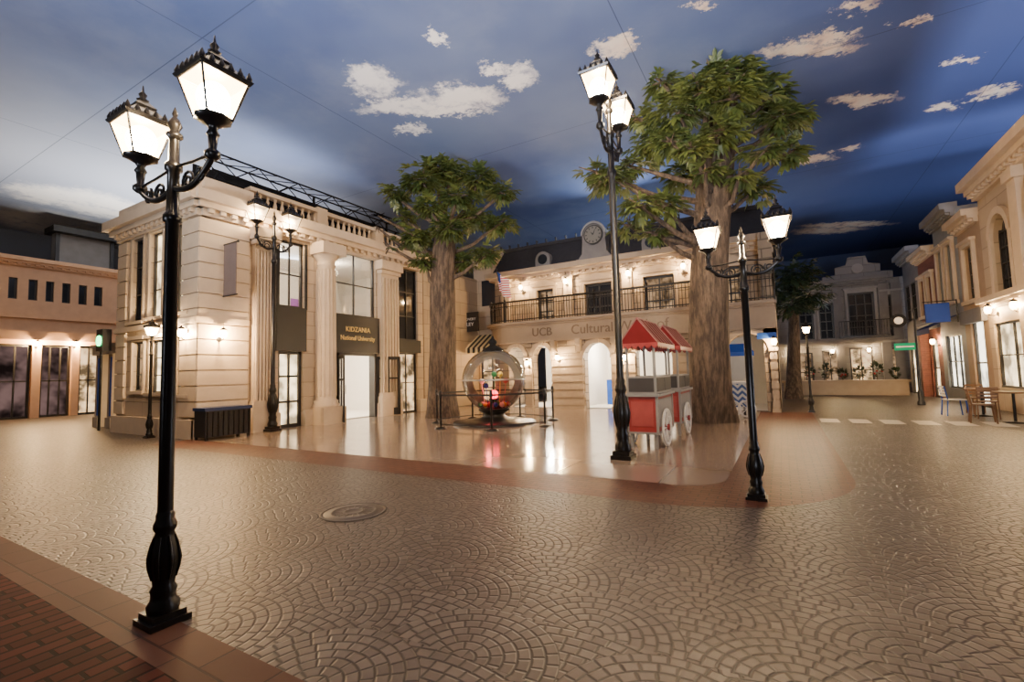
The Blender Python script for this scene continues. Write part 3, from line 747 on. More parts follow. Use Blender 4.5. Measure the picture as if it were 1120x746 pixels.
fa = mb.build('fascia', M['band'], root, True)
ta = Q.uz(578,366)[0]; tb_ = Q.uz(735,352)[0]
Q.text('UCB', ta+.70, 3.17, .11, .9, 'bronze', fa, height=.34)
Q.text('Cultural Work of', ta+1.95+(tb_-ta-1.95)/2, 3.17, .11, tb_-ta-2.1, 'bronze', fa, height=.38)
mb = MB(); ribbon(mb, path, 4.55, 4.62, .10, .2); ribbon(mb, path, 3.76, 3.80, .12, .17); ribbon(mb, path, 4.38, 4.41, .12, .17)
acc = 0; step = .115
for a, b in zip(path, path[1:]):
    a = Vector(a); b = Vector(b); d = b-a; ln = d.length; d.normalize(); o = Vector((-d.y, d.x))*.15
    t = -acc % step
    while t < ln:
        p = a+d*t+o; mb.box(p.x-.011, p.x+.011, p.y-.011, p.y+.011, 3.68, 4.56); t += step
    acc += ln
for i in range(0, len(path), 4):
    p = Vector(path[i]); d = Vector(path[min(i+1,len(path)-1)])-Vector(path[max(i-1,0)]); d.normalize(); p += Vector((-d.y,d.x))*.15
    mb.lathe([(.035,3.68),(.035,4.65),(.05,4.66),(.05,4.7),(.01,4.76)], 8, (p.x,p.y,0))
mb.build('balcony_railing', M['iron'], root, True)
UW = [QU.rect(588,606,307,346), QU.rect(640,670,300,345), QU.rect(704,738,286,340), QU.rect(786,812,295,336)]
UW = [(a[0],a[1],3.7,5.15) for a in UW]
mb = MB(); QU.wall(mb, X0-1.0, X1, 3.6, 6.0, -.3, 0, UW); mb.box(X0-1.2,X0-.9,18.6,22,3.6,6.0); mb.build('upper_wall', M['tan'], root, True)
for i, w in enumerate(UW):
    QU.window(root, w, -.12, 2, 3, ('dimlit','dark','dimlit','dimlit')[i], t=.09, name='balcony_door')
    QU.surround(root, w, .14, .14, 0, 'tan2', ped=True)
mids = [X0-.5, (UW[0][1]+UW[1][0])/2, (UW[1][1]+UW[2][0])/2, (UW[2][1]+UW[3][0])/2, X1-.2]
for u in mids: part(QU, root, 'pilaster', 'tan2', (u-.2, u+.2, 3.68, 5.6, 0, .14), (u-.25, u+.25, 5.45, 5.62, 0, .2), (u-.25, u+.25, 3.68, 3.9, 0, .18))
cornice(QU, root, 'tan2', X0-1.0, X1, 5.6, .5, .55)
mb = MB(); z0, z1 = 6.08, 7.25
mb.add([(X0-1.2,18.3,z0),(X1+.1,18.3,z0),(X1+.1,22.5,z0),(X0-1.2,22.5,z0),(X0-.8,18.9,z1),(X1-.3,18.9,z1),(X1-.3,22.2,z1),(X0-.8,22.2,z1)], [(0,1,5,4),(1,2,6,5),(2,3,7,6),(3,0,4,7),(4,5,6,7),(3,2,1,0)])
mb.box(X0-.85,X1-.25,18.85,19.0,z1-.02,z1+.12)
for i in range(24):
    x = X0-1+(X1-X0+.8)*i/23; mb.box(x-.02,x+.02,18.86,19.0,z1+.1,z1+.3)
mb.build('mansard_roof', M['slate'], root, True)
QC = Fac('Y', 18.25, -1)
uc, zc = QC.uz(649,257)
mb = MB()
pts = [(uc-.70,6.05),(uc+.70,6.05),(uc+.67,6.25),(uc+.54,6.4),(uc+.50,6.9)]+[(uc+.50*cos(pi*i/12), zc+.03+.48*sin(pi*i/12)) for i in range(13)]+[(uc-.50,6.9),(uc-.54,6.4),(uc-.67,6.25)]
QC.ext(mb, pts, -.9, 0); QC.box(mb, uc-.76, uc+.76, 6.05, 6.18, 0, .1)
gb = mb.build('clock_gable', M['greydark'], root, True)
mb = MB(); QC.archring(mb, uc-.46, uc+.46, zc+.03, zc+.49, .08, 0, .08); mb.build('gable_arch', M['grey'], gb, True)
def disc(mb, F, u, z, r, n0, n1, seg=28): F.ext(mb, [(u+r*cos(2*pi*i/seg), z+r*sin(2*pi*i/seg)) for i in range(seg)], n0, n1)
mb = MB(); disc(mb, QC, uc, zc, .41, 0, .06); ck = mb.build('clock_rim', M['frame'], gb, True)
mb = MB(); disc(mb, QC, uc, zc, .36, .05, .075); mb.build('clock_face', M['clock'], gb, True)
mb = MB()
for i in range(12):
    an = 2*pi*i/12; c_, s_ = cos(an), sin(an)
    QC.ext(mb, [(uc+.26*c_-.018*s_, zc+.26*s_+.018*c_),(uc+.34*c_-.018*s_, zc+.34*s_+.018*c_),(uc+.34*c_+.018*s_, zc+.34*s_-.018*c_),(uc+.26*c_+.018*s_, zc+.26*s_-.018*c_)], .07, .085)
mb.build('hour_marks', M['frame'], gb, True)
for an, ln, w in ((2.2,.18,.025),(1.1,.27,.018)):
    mb = MB(); c_, s_ = cos(an), sin(an); QC.ext(mb, [(uc-w*s_, zc+w*c_),(uc+ln*c_, zc+ln*s_),(uc+w*s_, zc-w*c_)], .08, .095); mb.build('clock_hand', M['frame'], gb, True)
for px in (593, 712):
    du, dz = QC.uz(px, 272); mb = MB(); zb = 6.1
    pts = [(du-.36,zb),(du+.36,zb),(du+.36,zb+.35)]+[(du+.36*cos(pi*i/10), zb+.35+.36*sin(pi*i/10)) for i in range(11)]+[(du-.36,zb+.35)]
    QC.ext(mb, pts, -.9, 0); o = mb.build('dormer', M['greydark'], root, True)
    mb = MB(); disc(mb, QC, du, zb+.36, .22, 0, .03); mb.build('dormer_window', M['dark'], o, True)
mb = MB(); mb.box(X0,X1-.4,18.1,21.5,0,.02); mb.box(X0,X1-.4,21.4,21.5,0,2.8); mb.box(X0,X1-.4,18.0,21.5,2.72,2.78)
for x in (-7.2,-5.2,-2.7): mb.box(x-.05,x+.05,18.3,21.5,0,2.75)
mb.build('interior', M['room'], root, True)
for x, p in ((-9.3,400),(-6.2,400),(-4.0,200),(-1.6,8)): plight((x,19.4,2.4), p, (1,.88,.70), .15)
mb = MB(); mb.box(-6.7,-6.0,19.8,20.4,.02,1.1); mb.build('counter', M['bluelight'], root, True)
UL = ['upper floor wall lamp at the left curved end of the balcony','upper floor wall lamp left of the clock gable','upper floor wall lamp right of the clock gable','upper floor wall lamp above the balcony behind the big trunk']
for i, (px, py) in enumerate(((571,304),(620,299),(688,296),(748,292))):
    u, z = QU.uz(px, py, .15); wall_lamp(QU, u, min(z-.1,5.2), .14 if i else .1, UL[i], 36)
GL = ['ground floor wall lamp on the leftmost pier by the glass globe','ground floor wall lamp on the wide banded pier','ground floor wall lamp on the pier behind the tall lamp post','ground floor wall lamp at the right corner of the arcade']
for i, (px, py) in enumerate(((579,398),(612,392),(685,392),(847,375))):
    u, z = Q.uz(px, py, .1); wall_lamp(Q, min(u, X1-.1), min(z-.1,2.25), .12, GL[i], 36)
def flagpole(px, py, label):
    u, z = Q.uz(px, py, .3)
    r = thing('flag', label, 'flag', (u+.1, 17.25, 4.4))
    mb = MB(); mb.tube([(0,.1,-.1),(-.25,-.35,1.55)], .022, 6); mb.ball((-.25,-.35,1.58), .045); mb.build('pole', M['iron'], r)
    mb = MB(); vs = []; fs = []; nx, nz = 8, 6
    for i in range(nx+1):
        for j in range(nz+1):
            t = i/nx; vs.append((-.26+.06*j/nz+.07*sin(t*7)+t*.55, -.35+.1*sin(t*6+1)+.08*j/nz, 1.5-.85*j/nz-.45*t-.05*sin(t*5)))
    for i in range(nx):
        for j in range(nz): k = i*(nz+1)+j; fs.append((k,k+1,k+nz+2,k+nz+1))
    mb.add(vs, fs, True); c = mb.build('cloth', M['flag'], r)
    mb = MB(); mb.add([(v[0],v[1]-.012,v[2]) for v in vs[:5*(nz+1)]], [f for f in fs if max(f) < 5*(nz+1) and (f[0] % (nz+1)) < 3], True); mb.build('canton', M['bluelight'], c)
flagpole(552, 335, 'red and white striped flag with blue corner on the balcony end')
# alley building
N = Fac('Y', 19.6, -1)
root = thing('alley_building', 'narrow cream alley front with striped awning and black sign', 'building', (-12.3,20.5,0))
ops = [(-13.2,-11.9,0,2.4)]
mb = MB(); N.wall(mb, -13.5, -11.62, 0, 7.4, -.3, 0, ops); mb.box(-13.5,-13.3,15.45,19.6,0,6.3); mb.build('wall', M['creamr'], root, True)
N.window(root, ops[0], -.15, 2, 3, 'shop', name='door', t=.09)
cornice(N, root, 'stone2', -13.5, -11.62, 7.0, .45, .35, e=0)
aL, aR = -13.28, -11.72; mb = MB()
mb.add([N.p(aL,3.45,0),N.p(aR,3.45,0),N.p(aR,2.75,1.1),N.p(aL,2.75,1.1),N.p(aR,2.5,1.1),N.p(aL,2.5,1.1)], [(0,3,2,1),(3,5,4,2)]); mb.build('awning', M['awn'], root, True)
sr = N.rect(500,523,342,363, .95)
part(N, root, 'sign_bracket', 'iron', ((sr[0]+sr[1])/2-.02, (sr[0]+sr[1])/2+.02, 3.75, 3.8, 0, .92))
mb = MB(); N.box(mb, sr[0], sr[1], sr[2], sr[3], .9, .96); sb = mb.build('sign_board', M['black'], root, True)
sc = (sr[0]+sr[1])/2; sz = (sr[2]+sr[3])/2; sw = sr[1]-sr[0]
N.text('DISCOVERY', sc, sz+.13, .965, sw*.8, 'white', sb, height=.12); N.text('ALLEY', sc, sz-.12, .965, sw*.6, 'white', sb, height=.16)
part(N, root, 'blind_window', 'dark', (-13.0,-12.1, 4.9, 6.2, -.02, .03))
wall_lamp(N, -11.75, 2.2, 0, 'wall lamp beside the striped awning in the alley', 45)

# ------------------------------------------------------------------ right hand shops
R = Fac('X', 5.6, -1)
root = thing('cream_shop', 'cream shop front with arched upper window at the right edge', 'building', (8,17,0))
aw = R.rect(1088,1108,230,322); ld = R.rect(1066,1080,348,455); lw_ = R.rect(1090,1128,350,425); a2 = (aw[0]-2.6,aw[1]-2.6,aw[2],aw[3]); l2 = (14.2,15.6,.5,2.6)
YA = max(lw_[1], aw[1])+.35
mb = MB(); R.wall(mb, 13.0, YA, 0, 6.6, -.3, 0, [aw,a2,lw_,l2]); zs = aw[3]-(aw[1]-aw[0])/2
for w in (aw, a2): R.arch(mb, w[0], w[1], zs, w[3], -.3, 0)
mb.box(5.9,10,YA-.3,YA,0,6.6); mb.box(5.9,10,13,13.3,0,6.6); mb.build('wall', M['creamr'], root, True)
for w in (aw, a2):
    R.window(root, w, -.15, 3, 5, 'dark', t=.05)
    mb = MB(); R.archring(mb, w[0], w[1], zs, w[3], .2, 0, .1); R.box(mb, w[0]-.2, w[0], w[2]-.02, zs, 0, .08); R.box(mb, w[1], w[1]+.2, w[2]-.02, zs, 0, .08); R.box(mb, w[0]-.3, w[1]+.3, w[2]-.15, w[2], 0, .16); mb.build('window_surround', M['stone2'], root, True)
R.window(root, lw_, -.1, 2, 2, 'lit', name='shop_window'); R.window(root, l2, -.1, 2, 2, 'lit', name='shop_window')
cornice(R, root, 'stone2', 13, YA-.06, 6.5, .6, .5, e=0); cornice(R, root, 'stone2', 13, YA-.06, 3.05, .35, .3, dent=False, e=0, name='string_course')
for u in (aw[0]-.75,): part(R, root, 'pilaster', 'stone2', (u-.25, u+.25, 0, 6.5, 0, .16), (u-.32, u+.32, 6.2, 6.5, 0, .24), (u-.3, u+.3, 0, .5, 0, .24))
part(R, root, 'parapet', 'stone2', (13, YA-.06, 7.08, 7.6, -.4, .0))
YB = 22.0
root = thing('tan_shop', 'narrow tan shop front with bright door beside the blue hanging sign', 'building', (8,21,0))
ld = (max(ld[0], YA+.25), min(ld[1], YB-.35), 0, ld[3]); tw = ((YA+YB)/2-.45, (YA+YB)/2+.45, 3.5, 5.3)
mb = MB(); R.wall(mb, YA, YB, 0, 6.1, -.3, 0, [ld, tw]); mb.box(5.9,10,YB-.3,YB,0,6.1); mb.build('wall', M['tanr'], root, True)
R.window(root, ld, -.1, 1, 2, 'litw', name='door', t=.09); R.window(root, tw, -.12, 2, 4, 'dimlit', t=.05); R.surround(root, tw, .12, .14, .12, 'stone2')
cornice(R, root, 'stone2', YA+.06, YB-.06, 5.9, .45, .4, e=0); part(R, root, 'shop_fascia', 'greydark', (YA+.06, YB-.06, 2.75, 3.2, 0, .14))
for i, (px, py) in enumerate(((1084,340),(1113,335))):
    u, z = R.uz(px, py, .15); wall_lamp(R, u, z-.1, .0, ['wall lamp beside the bright door of the narrow tan shop','wall lamp nearest the right edge on the cream shop'][i], 38)
bs = thing('projecting_sign', 'solid blue projecting sign at the end of the narrow tan shop', 'sign', (5.33, YB-.4, 3.1))
mb = MB(); mb.box(-.85,-.2,-.05,.05,-.22,.45); o = mb.build('panel', M['blue'], bs)
mb = MB(); mb.tube([(0,0,.52),(-.9,0,.52)], .02, 6); mb.tube([(0,0,-.2),(-.25,0,-.2)], .015, 6); mb.tube([(-.3,0,.52),(-.3,0,.43)], .01, 6); mb.tube([(-.75,0,.52),(-.75,0,.43)], .01, 6); mb.tube([(0,0,.55),(0,0,-.25)], .02, 6); mb.build('bracket', M['iron'], bs)
YC = 27.6; YM = 24.9
root = thing('grey_shop', 'tall pale blue grey shop front with two dark upper windows', 'building', (8,23.5,0))
w1 = (22.5,23.2,3.7,5.8); w2 = (23.7,24.4,3.7,5.8); s1 = (22.5,24.4,.5,2.5)
mb = MB(); R.wall(mb, YB, YM, 0, 7.0, -.3, -.0, [w1,w2,s1]); mb.box(5.9,10,YM-.3,YM,0,7.0); mb.box(5.9,10,YB,YB+.3,0,7.0); mb.build('wall', M['bluegrey'], root, True)
for w in (w1,w2): R.window(root, w, -.12, 2, 4, 'dark', t=.06); R.surround(root, w, .12, .14, .12, 'stone2')
R.window(root, s1, -.1, 3, 2, 'litw', name='shop_window')
cornice(R, root, 'grey', YB+.05, YM-.05, 6.7, .5, .4, e=0); mb = MB(); q0 = YB+.3; q1 = YM-.3
mb.add([R.p(q0,3.2,0),R.p(q1,3.2,0),R.p(q1,2.75,.9),R.p(q0,2.75,.9),R.p(q1,2.55,.9),R.p(q0,2.55,.9)], [(0,3,2,1),(3,5,4,2)]); mb.build('awning', M['blue'], root, True)
root = thing('brick_shop', 'red brick shop front with pale trimmed windows beyond the grey shop', 'building', (8,26.2,0))
w1 = (25.3,26.0,3.5,5.1); w2 = (26.5,27.2,3.5,5.1); s2 = (25.5,26.6,0,2.5)
mb = MB(); R.wall(mb, YM, YC, 0, 6.1, -.3, 0, [w1,w2,s2]); mb.build('wall', M['darkred'], root, True)
for w in (w1,w2): R.window(root, w, -.12, 2, 3, 'dimlit', t=.06); R.surround(root, w, .12, .14, .12, 'stone2')
R.window(root, s2, -.1, 1, 2, 'lit', name='door', t=.09)
cornice(R, root, 'stone2', YM+.05, YC-.05, 5.9, .4, .4, e=0); cornice(R, root, 'grey', YM+.05, YC-.05, 2.9, .3, .3, dent=False, e=0, name='string_course')
part(R, root, 'brick_pier', 'darkred', (YC-.8, YC-.2, 0, 2.9, 0, .3))
wall_lamp(R, 25.2, 2.2, 0, 'wall lamp on the red brick shop left of the cafe table', 24)
root = thing('corner_shop', 'dim corner shop front at the far right of the street', 'building', (8,29.5,0))
w1 = (28.3,29.1,3.5,5.3); w2 = (29.5,30.2,3.5,5.3); s1 = (28.2,30.2,0,2.4)
mb = MB(); R.wall(mb, YC, 30.6, 0, 6.6, -.3, .0, [w1,w2,s1]); mb.build('wall', M['greydark'], root, True)
for w in (w1,w2): R.window(root, w, -.05, 2, 3, 'dark')
R.window(root, s1, -.05, 3, 2, 'lit', name='shop_window'); cornice(R, root, 'grey', YC+.05, 30.6, 6.4, .5, .4, e=0)
E = Fac('Y', 31.0, -1)
root = thing('street_end_building', 'dark grey stone building with raised centre and tall window closing the far street', 'building', (2,33,0))
ws = [E.rect(928,957,320,370), E.rect(874,890,335,372), E.rect(896,912,332,371), E.rect(968,984,322,372)]; ds = [E.rect(874,890,386,418), E.rect(900,918,383,418), E.rect(930,956,380,418), E.rect(966,986,380,418)]
ds = [(a[0],a[1],0,a[3]) for a in ds]
mb = MB(); E.wall(mb, -8, 5.85, 0, 6.0, -.3, 0, ws+ds); c0 = E.rect(914,964,290,330)
pts = [(c0[0]-.6,5.95),(c0[1]+.5,5.95),(c0[1]+.5,6.35),(c0[1],6.4),(c0[1],6.8),(c0[1]-.5,6.9),(c0[1]-.6,7.3),(c0[0]+.6,7.3),(c0[0]+.5,6.9),(c0[0],6.8),(c0[0],6.4),(c0[0]-.6,6.35)]; E.ext(mb, pts, -.3, .05); mb.build('wall', M['greystone'], root, True)
for i, w in enumerate(ws): 
    E.window(root, w, -.12, 3 if i == 0 else 2, 4, 'dark', t=.07); E.surround(root, w, .12, .2, .1, 'grey')
for u in (c0[0], c0[1], 5.3): part(E, root, 'pilaster', 'greydark', (u-.2, u+.2, 0, 5.7, 0, .15))
for i, w in enumerate(ds): E.window(root, w, -.12, 2, 2, ('dimlit','dimlit','shop','dimlit')[i], t=.08, name='door')
cornice(E, root, 'greydark', -8, 5.0, 5.75, .4, .4, e=0); cornice(E, root, 'greydark', -8, 5.2, 2.6, .3, .35, dent=False, e=0, name='string_course')
mb = MB(); E.box(mb, ws[0][0]-.5, ws[0][1]+.5, 2.88, 3.0, 0, .6); E.box(mb, ws[0][0]-.5, ws[0][1]+.5, 3.75, 3.8, .55, .6)
for i in range(20):
    u = ws[0][0]-.5+(ws[0][1]-ws[0][0]+1)*i/19; E.box(mb, u-.012, u+.012, 3.0, 3.78, .56, .59)
mb.build('balcony_railing', M['iron'], root, True)
mb = MB(); disc(mb, E, (c0[0]+c0[1])/2, 6.65, .26, .05, .12, 20); mb.build('round_plaque', M['grey'], root, True)
for i, u in enumerate((1.2, 3.0, 4.6)): wall_lamp(E, u-.6, 2.1, 0, ['wall lamp at the left of the far grey building','wall lamp at the middle door of the far grey building','wall lamp at the right of the far grey building'][i], 17)
pl = thing('planter', 'long low stone planter in front of the far grey building', 'planter', (2.6,28.2,0))
mb = MB(); mb.box(-2.6,2.4,-.35,.35,0,.62); mb.build('trough', M['tan2'], pl); mb = MB(); mb.box(-2.68,2.48,-.43,.43,.62,.72); mb.build('coping', M['tan2'], pl)
def shrub(loc, r, label, red):
    t = thing('shrub', label, 'plant', loc, 0, 'shrubs in the stone planter')
    m = MB(); m.tube([(0,0,0),(0,0,r)], .02, 5); m.build('stem', M['bark'], t)
    m = MB()
    for i in range(90):
        d = Vector((random.gauss(0,1),random.gauss(0,1),random.gauss(0,1))).normalized(); p = Vector((0,0,r*1.4))+Vector((d.x*r*.7,d.y*r*.7,d.z*r))*random.uniform(.5,1)
        s = d.cross(Vector((.3,.5,1))).normalized()*.05; e = d*.14+Vector((0,0,.04)); m.add([p-s*.2,p+e*.5-s,p+e,p+e*.5+s], [(0,1,2,3)])
    m.build('foliage', M['leaf2'], t)
    if red:
        for k in range(3):
            m = MB(); a = k*2.3; m.ball((cos(a)*r*.5,-r*.5,r*1.2+.3*r*sin(a*2)), .055, 6, 5); m.build('flower', M['red'], t)
SL = ['leftmost shrub in the stone planter','second shrub from the left in the stone planter, with red flowers','third shrub from the left in the stone planter','middle shrub in the stone planter, with red flowers','third shrub from the right in the stone planter','second shrub from the right in the stone planter, with red flowers','rightmost shrub in the stone planter']
for i in range(7): shrub((.5+i*.68,28.2,.72), .22+.06*(i % 3), SL[i], i % 2)

# ------------------------------------------------------------------ far left building and booth
K = Fac('X', -30.0, 1)
root = thing('arcade_building', 'peach coloured building with a row of small square windows over dark shopfronts at far left', 'building', (-32,9,0))
wn = [K.rect(a, b, 303+.1*a, 325+.1*a) for a, b in ((9,19),(31,41),(50,59),(68,77),(86,95),(103,112))]
zt_ = sum(w[3] for w in wn)/6; zb_ = sum(w[2] for w in wn)/6; wn = [(w[0],w[1],zb_,zt_) for w in wn]
df = [K.rect(-20,34,378,458), K.rect(44,78,378,460), K.rect(86,122,382,462)]; df = [(d[0],d[1],0,3.4) for d in df]
KT = K.uz(60, 289)[1]
mb = MB(); K.wall(mb, 2, 20, 0, KT, -.3, 0, wn+df); mb.build('wall', M['sand'], root, True)
for w in wn: K.window(root, w, -.12, 1, 1, 'dark', t=.05)
for i, w in enumerate(df): K.window(root, w, -.27, 3, 2, ('darkshop','darkshop','shop')[i], t=.10, name='shopfront')
cornice(K, root, 'sand', 2, 20, KT-.3, .4, .35); part(K, root, 'string_course', 'sand', (2, 20, 4.6, 4.75, 0, .12)); part(K, root, 'shop_fascia', 'sand', (2, 20, 3.6, 4.0, 0, .18))
K2 = Fac('X', -31.0, 1); rb = K2.rect(60,124,250,292); mb = MB(); K2.box(mb, rb[0], rb[1], KT, rb[3]-.5, -.5, 0); hb = mb.build('roof_box', M['grey'], root, True)
part(K2, root, 'roof_frame', 'frame', (rb[0]-.2, rb[1]+.2, rb[3]-.5, rb[3]-.2, -.8, .5), (rb[0], rb[0]+.15, KT, rb[3]-.4, 0, .1), (rb[1]-.15, rb[1], KT, rb[3]-.4, 0, .1))
u, z = K.uz(40,377,.1); wall_lamp(K, u, z-.1, 0, 'wall lamp between the two left shopfronts of the peach building', 170)
u, z = K.uz(82,377,.1); wall_lamp(K, u, z-.1, 0, 'wall lamp near the traffic light on the far left peach building', 120)
bo = thing('ticket_booth', 'low sand booth with blue corner strips left of the cream stone building', 'booth', (-19.6,7.3,0))
mb = MB(); mb.box(-1.4,1.3,-.5,.6,2.5,2.75); mb.box(-1.45,1.35,-.55,.65,2.75,2.85); mb.build('canopy', M['stone2'], bo)
for x in (-1.2,-.2,.9):
    mb = MB(); mb.box(x-.16,x+.16,-.4,-.08,0,2.5); mb.box(x-.2,x+.2,-.44,-.04,0,.35); o = mb.build('pillar', M['stone2'], bo)
    mb = MB(); mb.box(x+.05,x+.15,-.42,-.4,.4,2.4); mb.build('blue_strip', M['bluelight'], o)
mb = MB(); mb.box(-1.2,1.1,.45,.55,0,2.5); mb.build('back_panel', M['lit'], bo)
tl = thing('traffic_light', 'black traffic light showing green on a thin pole at far left', 'traffic light', gp(108,471))
mb = MB(); mb.tube([(0,0,0),(0,0,2.7)], .04, 8); mb.build('pole', M['iron'], tl)
mb = MB(); mb.box(-.08,.40,-.12,.12,2.55,3.25); mb.build('housing', M['black'], tl)
mb = MB(); mb.tube([(.16,-.12,2.88),(.16,-.15,2.88)], .17, 14); mb.build('green_lens', M['green'], tl)

# ------------------------------------------------------------------ trees
def leafcluster(m, p, d, L):
    d = d.normalized(); up = Vector((0,0,1)); sd = d.cross(up)
    if sd.length < .1: sd = Vector((1,0,0))
    sd.normalize(); nr = sd.cross(d)
    for a in (-1.15,-.55,0,.55,1.15):
        v = (d*cos(a)+sd*sin(a)); v = v+up*random.uniform(-.45,.1); v.normalize(); w = v.cross(nr+up*.3).normalized()
        l = L*(1-.28*abs(a))*random.uniform(.8,1.15)
        m.add([p, p+v*l*.3+w*l*.13+up*.015, p+v*l*.7+w*l*.14+up*.01, p+v*l-up*.03, p+v*l*.7-w*l*.14+up*.01, p+v*l*.3-w*l*.13+up*.015], [(0,1,2,3,4,5)])
def tree(label, base, trunk_pts, radii, blobs, n, L, leaf='leaf', rnd=0, xmin=-99):
    random.seed(rnd)
    r = thing('tree', label, 'tree', base); B = Vector(base)
    m = MB(); vs = []; fs = []; seg = 24; pts = [Vector(p)-B for p in trunk_pts]
    rp = []; rr = []
    for i in range(len(pts)-1):
        for k in range(6): t = k/6; rp.append(pts[i].lerp(pts[i+1], t)); rr.append(radii[i]*(1-t)+radii[i+1]*t)
    rp.append(pts[-1]); rr.append(radii[-1])
    ph = [random.uniform(0,6.28) for _ in range(4)]
    for p, ra in zip(rp, rr):
        for k in range(seg):
            a = 2*pi*k/seg; bump = 1+.05*sin(5*a+ph[0]+p.z*.5)+.035*sin(9*a+ph[1]-p.z*.7)+random.uniform(-.015,.015)
            flare = 1+.12*max(0,1-p.z/.8)*sin(5*a+ph[2]) if p.z < .8 else 1
            vs.append((p.x+cos(a)*ra*bump*flare, p.y+sin(a)*ra*bump*flare, min(p.z, HC-.02-B.z)))
    for i in range(len(rp)-1):
        for k in range(seg): k2 = (k+1) % seg; fs.append((i*seg+k,i*seg+k2,(i+1)*seg+k2,(i+1)*seg+k))
    m.add(vs, fs, True); m.build('trunk', M['bark'], r)
    lm = MB(); tot = sum(b[1]**2 for b in blobs); top = rp[-1]
    for (c, br) in blobs:
        c = Vector(c)-B
        st = min(rp, key=lambda q: abs(q.z-(c.z-1.0)))
        b = MB(); mid = st.lerp(c, .5)+Vector((random.uniform(-.2,.2),random.uniform(-.2,.2),-.15))
        r0 = max(.06, rr[-1]*.25); b.tube([st, mid, c, c+(c-st)*.15], [r0,r0*.7,r0*.4,r0*.15], 8)
        for k in range(5):
            d = Vector((random.gauss(0,1),random.gauss(0,1),random.gauss(0,.5))).normalized(); b.tube([c, c+d*br*.45, c+d*br*.9], [r0*.35,r0*.22,.012], 5)
        b.v = [(max(v[0], xmin-B.x+.1), v[1], min(v[2], HC-.05-B.z)) for v in b.v]
        b.build('branch', M['bark'], r)
        for i in range(int(n*br*br/tot)):
            d = Vector((random.gauss(0,1),random.gauss(0,1),random.gauss(0,1))).normalized(); rad = br*random.uniform(.3,.92)
            if random.random() < .17: rad = br*random.uniform(1.0,1.45)
            p = c+Vector((d.x*rad,d.y*rad,d.z*rad*.55))
            if p.z+B.z > HC-.12 or p.x+B.x < xmin+.5: continue
            leafcluster(lm, p, Vector((d.x,d.y,d.z*.5-.15)), L*random.uniform(.7,1.2))
    lm.v = [(max(v[0], xmin-B.x+.05), v[1], min(v[2], HC-.03-B.z)) for v in lm.v]
    lm.build('foliage', M[leaf], r)
    return r
def bl(lst, d0): return [(AT(px,py,d0+dd), r) for px,py,dd,r in lst]
b2 = gp(777,461,ZP)
tree('tall thick trunked tree reaching the ceiling behind the red carts', b2, [b2, AT(776,430,12.9), AT(775,380,12.9), AT(776,290,12.9), AT(783,190,12.9), AT(791,75,12.9)], [.66,.55,.50,.48,.45,.40],
     bl([(668,196,0,.55),(700,225,-.6,.5),(716,158,.3,.55),(742,125,-.6,.65),(800,108,-1.2,.7),(850,130,0,.65),(862,168,-.3,.45),(745,192,.8,.5),(826,207,.5,.42),(716,255,.2,.38),(766,100,-1.0,.6),(836,165,-.9,.42),(688,247,.4,.32),(787,148,-1.0,.5),(734,155,-1.0,.42),(690,182,.6,.42),(782,92,-.3,.75),(842,108,.3,.55),(772,187,-.9,.34),(808,192,-.8,.36),(728,225,-.5,.38),(757,165,-1.1,.38),(872,130,.2,.36),(652,188,.2,.30),(724,90,.2,.36),(698,130,.2,.36),(820,82,.2,.55)], 12.9), 1450, .37, 'leaf', 3)
b1 = gp(483,456,ZP)
D1_ = 16.9
tree('bushy green tree beside the cream university building', b1, [b1, AT(483,430,D1_), AT(484,380,D1_), AT(484,310,D1_), AT(487,250,D1_)], [.60,.5,.46,.44,.4],
     bl([(430,213,0,.5),(408,238,.2,.40),(462,198,-.4,.6),(492,190,.5,.62),(524,196,.4,.58),(549,212,0,.42),(545,245,0,.52),(532,278,-.4,.42),(492,250,-.9,.48),(454,260,-.5,.48),(426,270,.2,.38),(505,287,.3,.36),(478,183,.6,.5),(440,238,.5,.42),(465,285,-.2,.34),(519,238,.3,.5),(397,252,.3,.28),(500,215,-.6,.5),(470,228,-.6,.42)], D1_), 1350, .38, 'leaf', 5, xmin=-12.5)
b3 = gp(868,436)
tree('dark leafy tree standing at the far street corner', b3, [b3, AT(868,400,22), AT(868,340,22)], [.35,.28,.2], bl([(868,300,0,1.1),(852,318,.3,1.0),(885,322,0,.9),(866,335,-.5,.8)], 22), 500, .42, 'leaf2', 8)
random.seed(21)

# ------------------------------------------------------------------ globe and barrier
gc = G(541,463); gc = (gc.x, gc.y, ZP)
gl = thing('glass_globe', 'large clear glass globe on dark pedestal with glowing red lamp inside', 'globe', gc)
mb = MB(); mb.lathe([(1.25,0),(1.25,.05),(1.2,.08),(.75,.10),(.45,.16),(.32,.24),(.32,.3),(.42,.36),(.48,.40),(.48,.44)], 36); mb.build('pedestal', M['black'], gl)
mb = MB(); ring = 24; R_ = .95; ZG = 1.30
mb.lathe([(R_*sin(pi*i/ring), ZG-R_*cos(pi*i/ring)) for i in range(2, ring)], 40); mb.build('glass_shell', M['globe'], gl)
mb = MB(); mb.lathe([(.32,2.16),(.33,2.21),(.25,2.27),(.13,2.33),(.09,2.37),(.13,2.43),(.11,2.49),(.05,2.55),(.02,2.64)], 20); mb.build('cap', M['truss'], gl)
mb = MB(); mb.lathe([(R_+.002,ZG-.015),(R_+.015,ZG-.015),(R_+.015,ZG+.015),(R_+.002,ZG+.015)], 40); mb.build('equator_band', M['metal'], gl)
mb = MB(); mb.lathe([(.24,.44),(.22,.5),(.10,.56),(.09,.66),(.16,.70),(.16,.74)], 16); mb.build('lamp_stand', M['frame'], gl)
mb = MB(); mb.ball((0,0,.86), .13, 14, 10); mb.build('red_lamp', M['redglow'], gl)
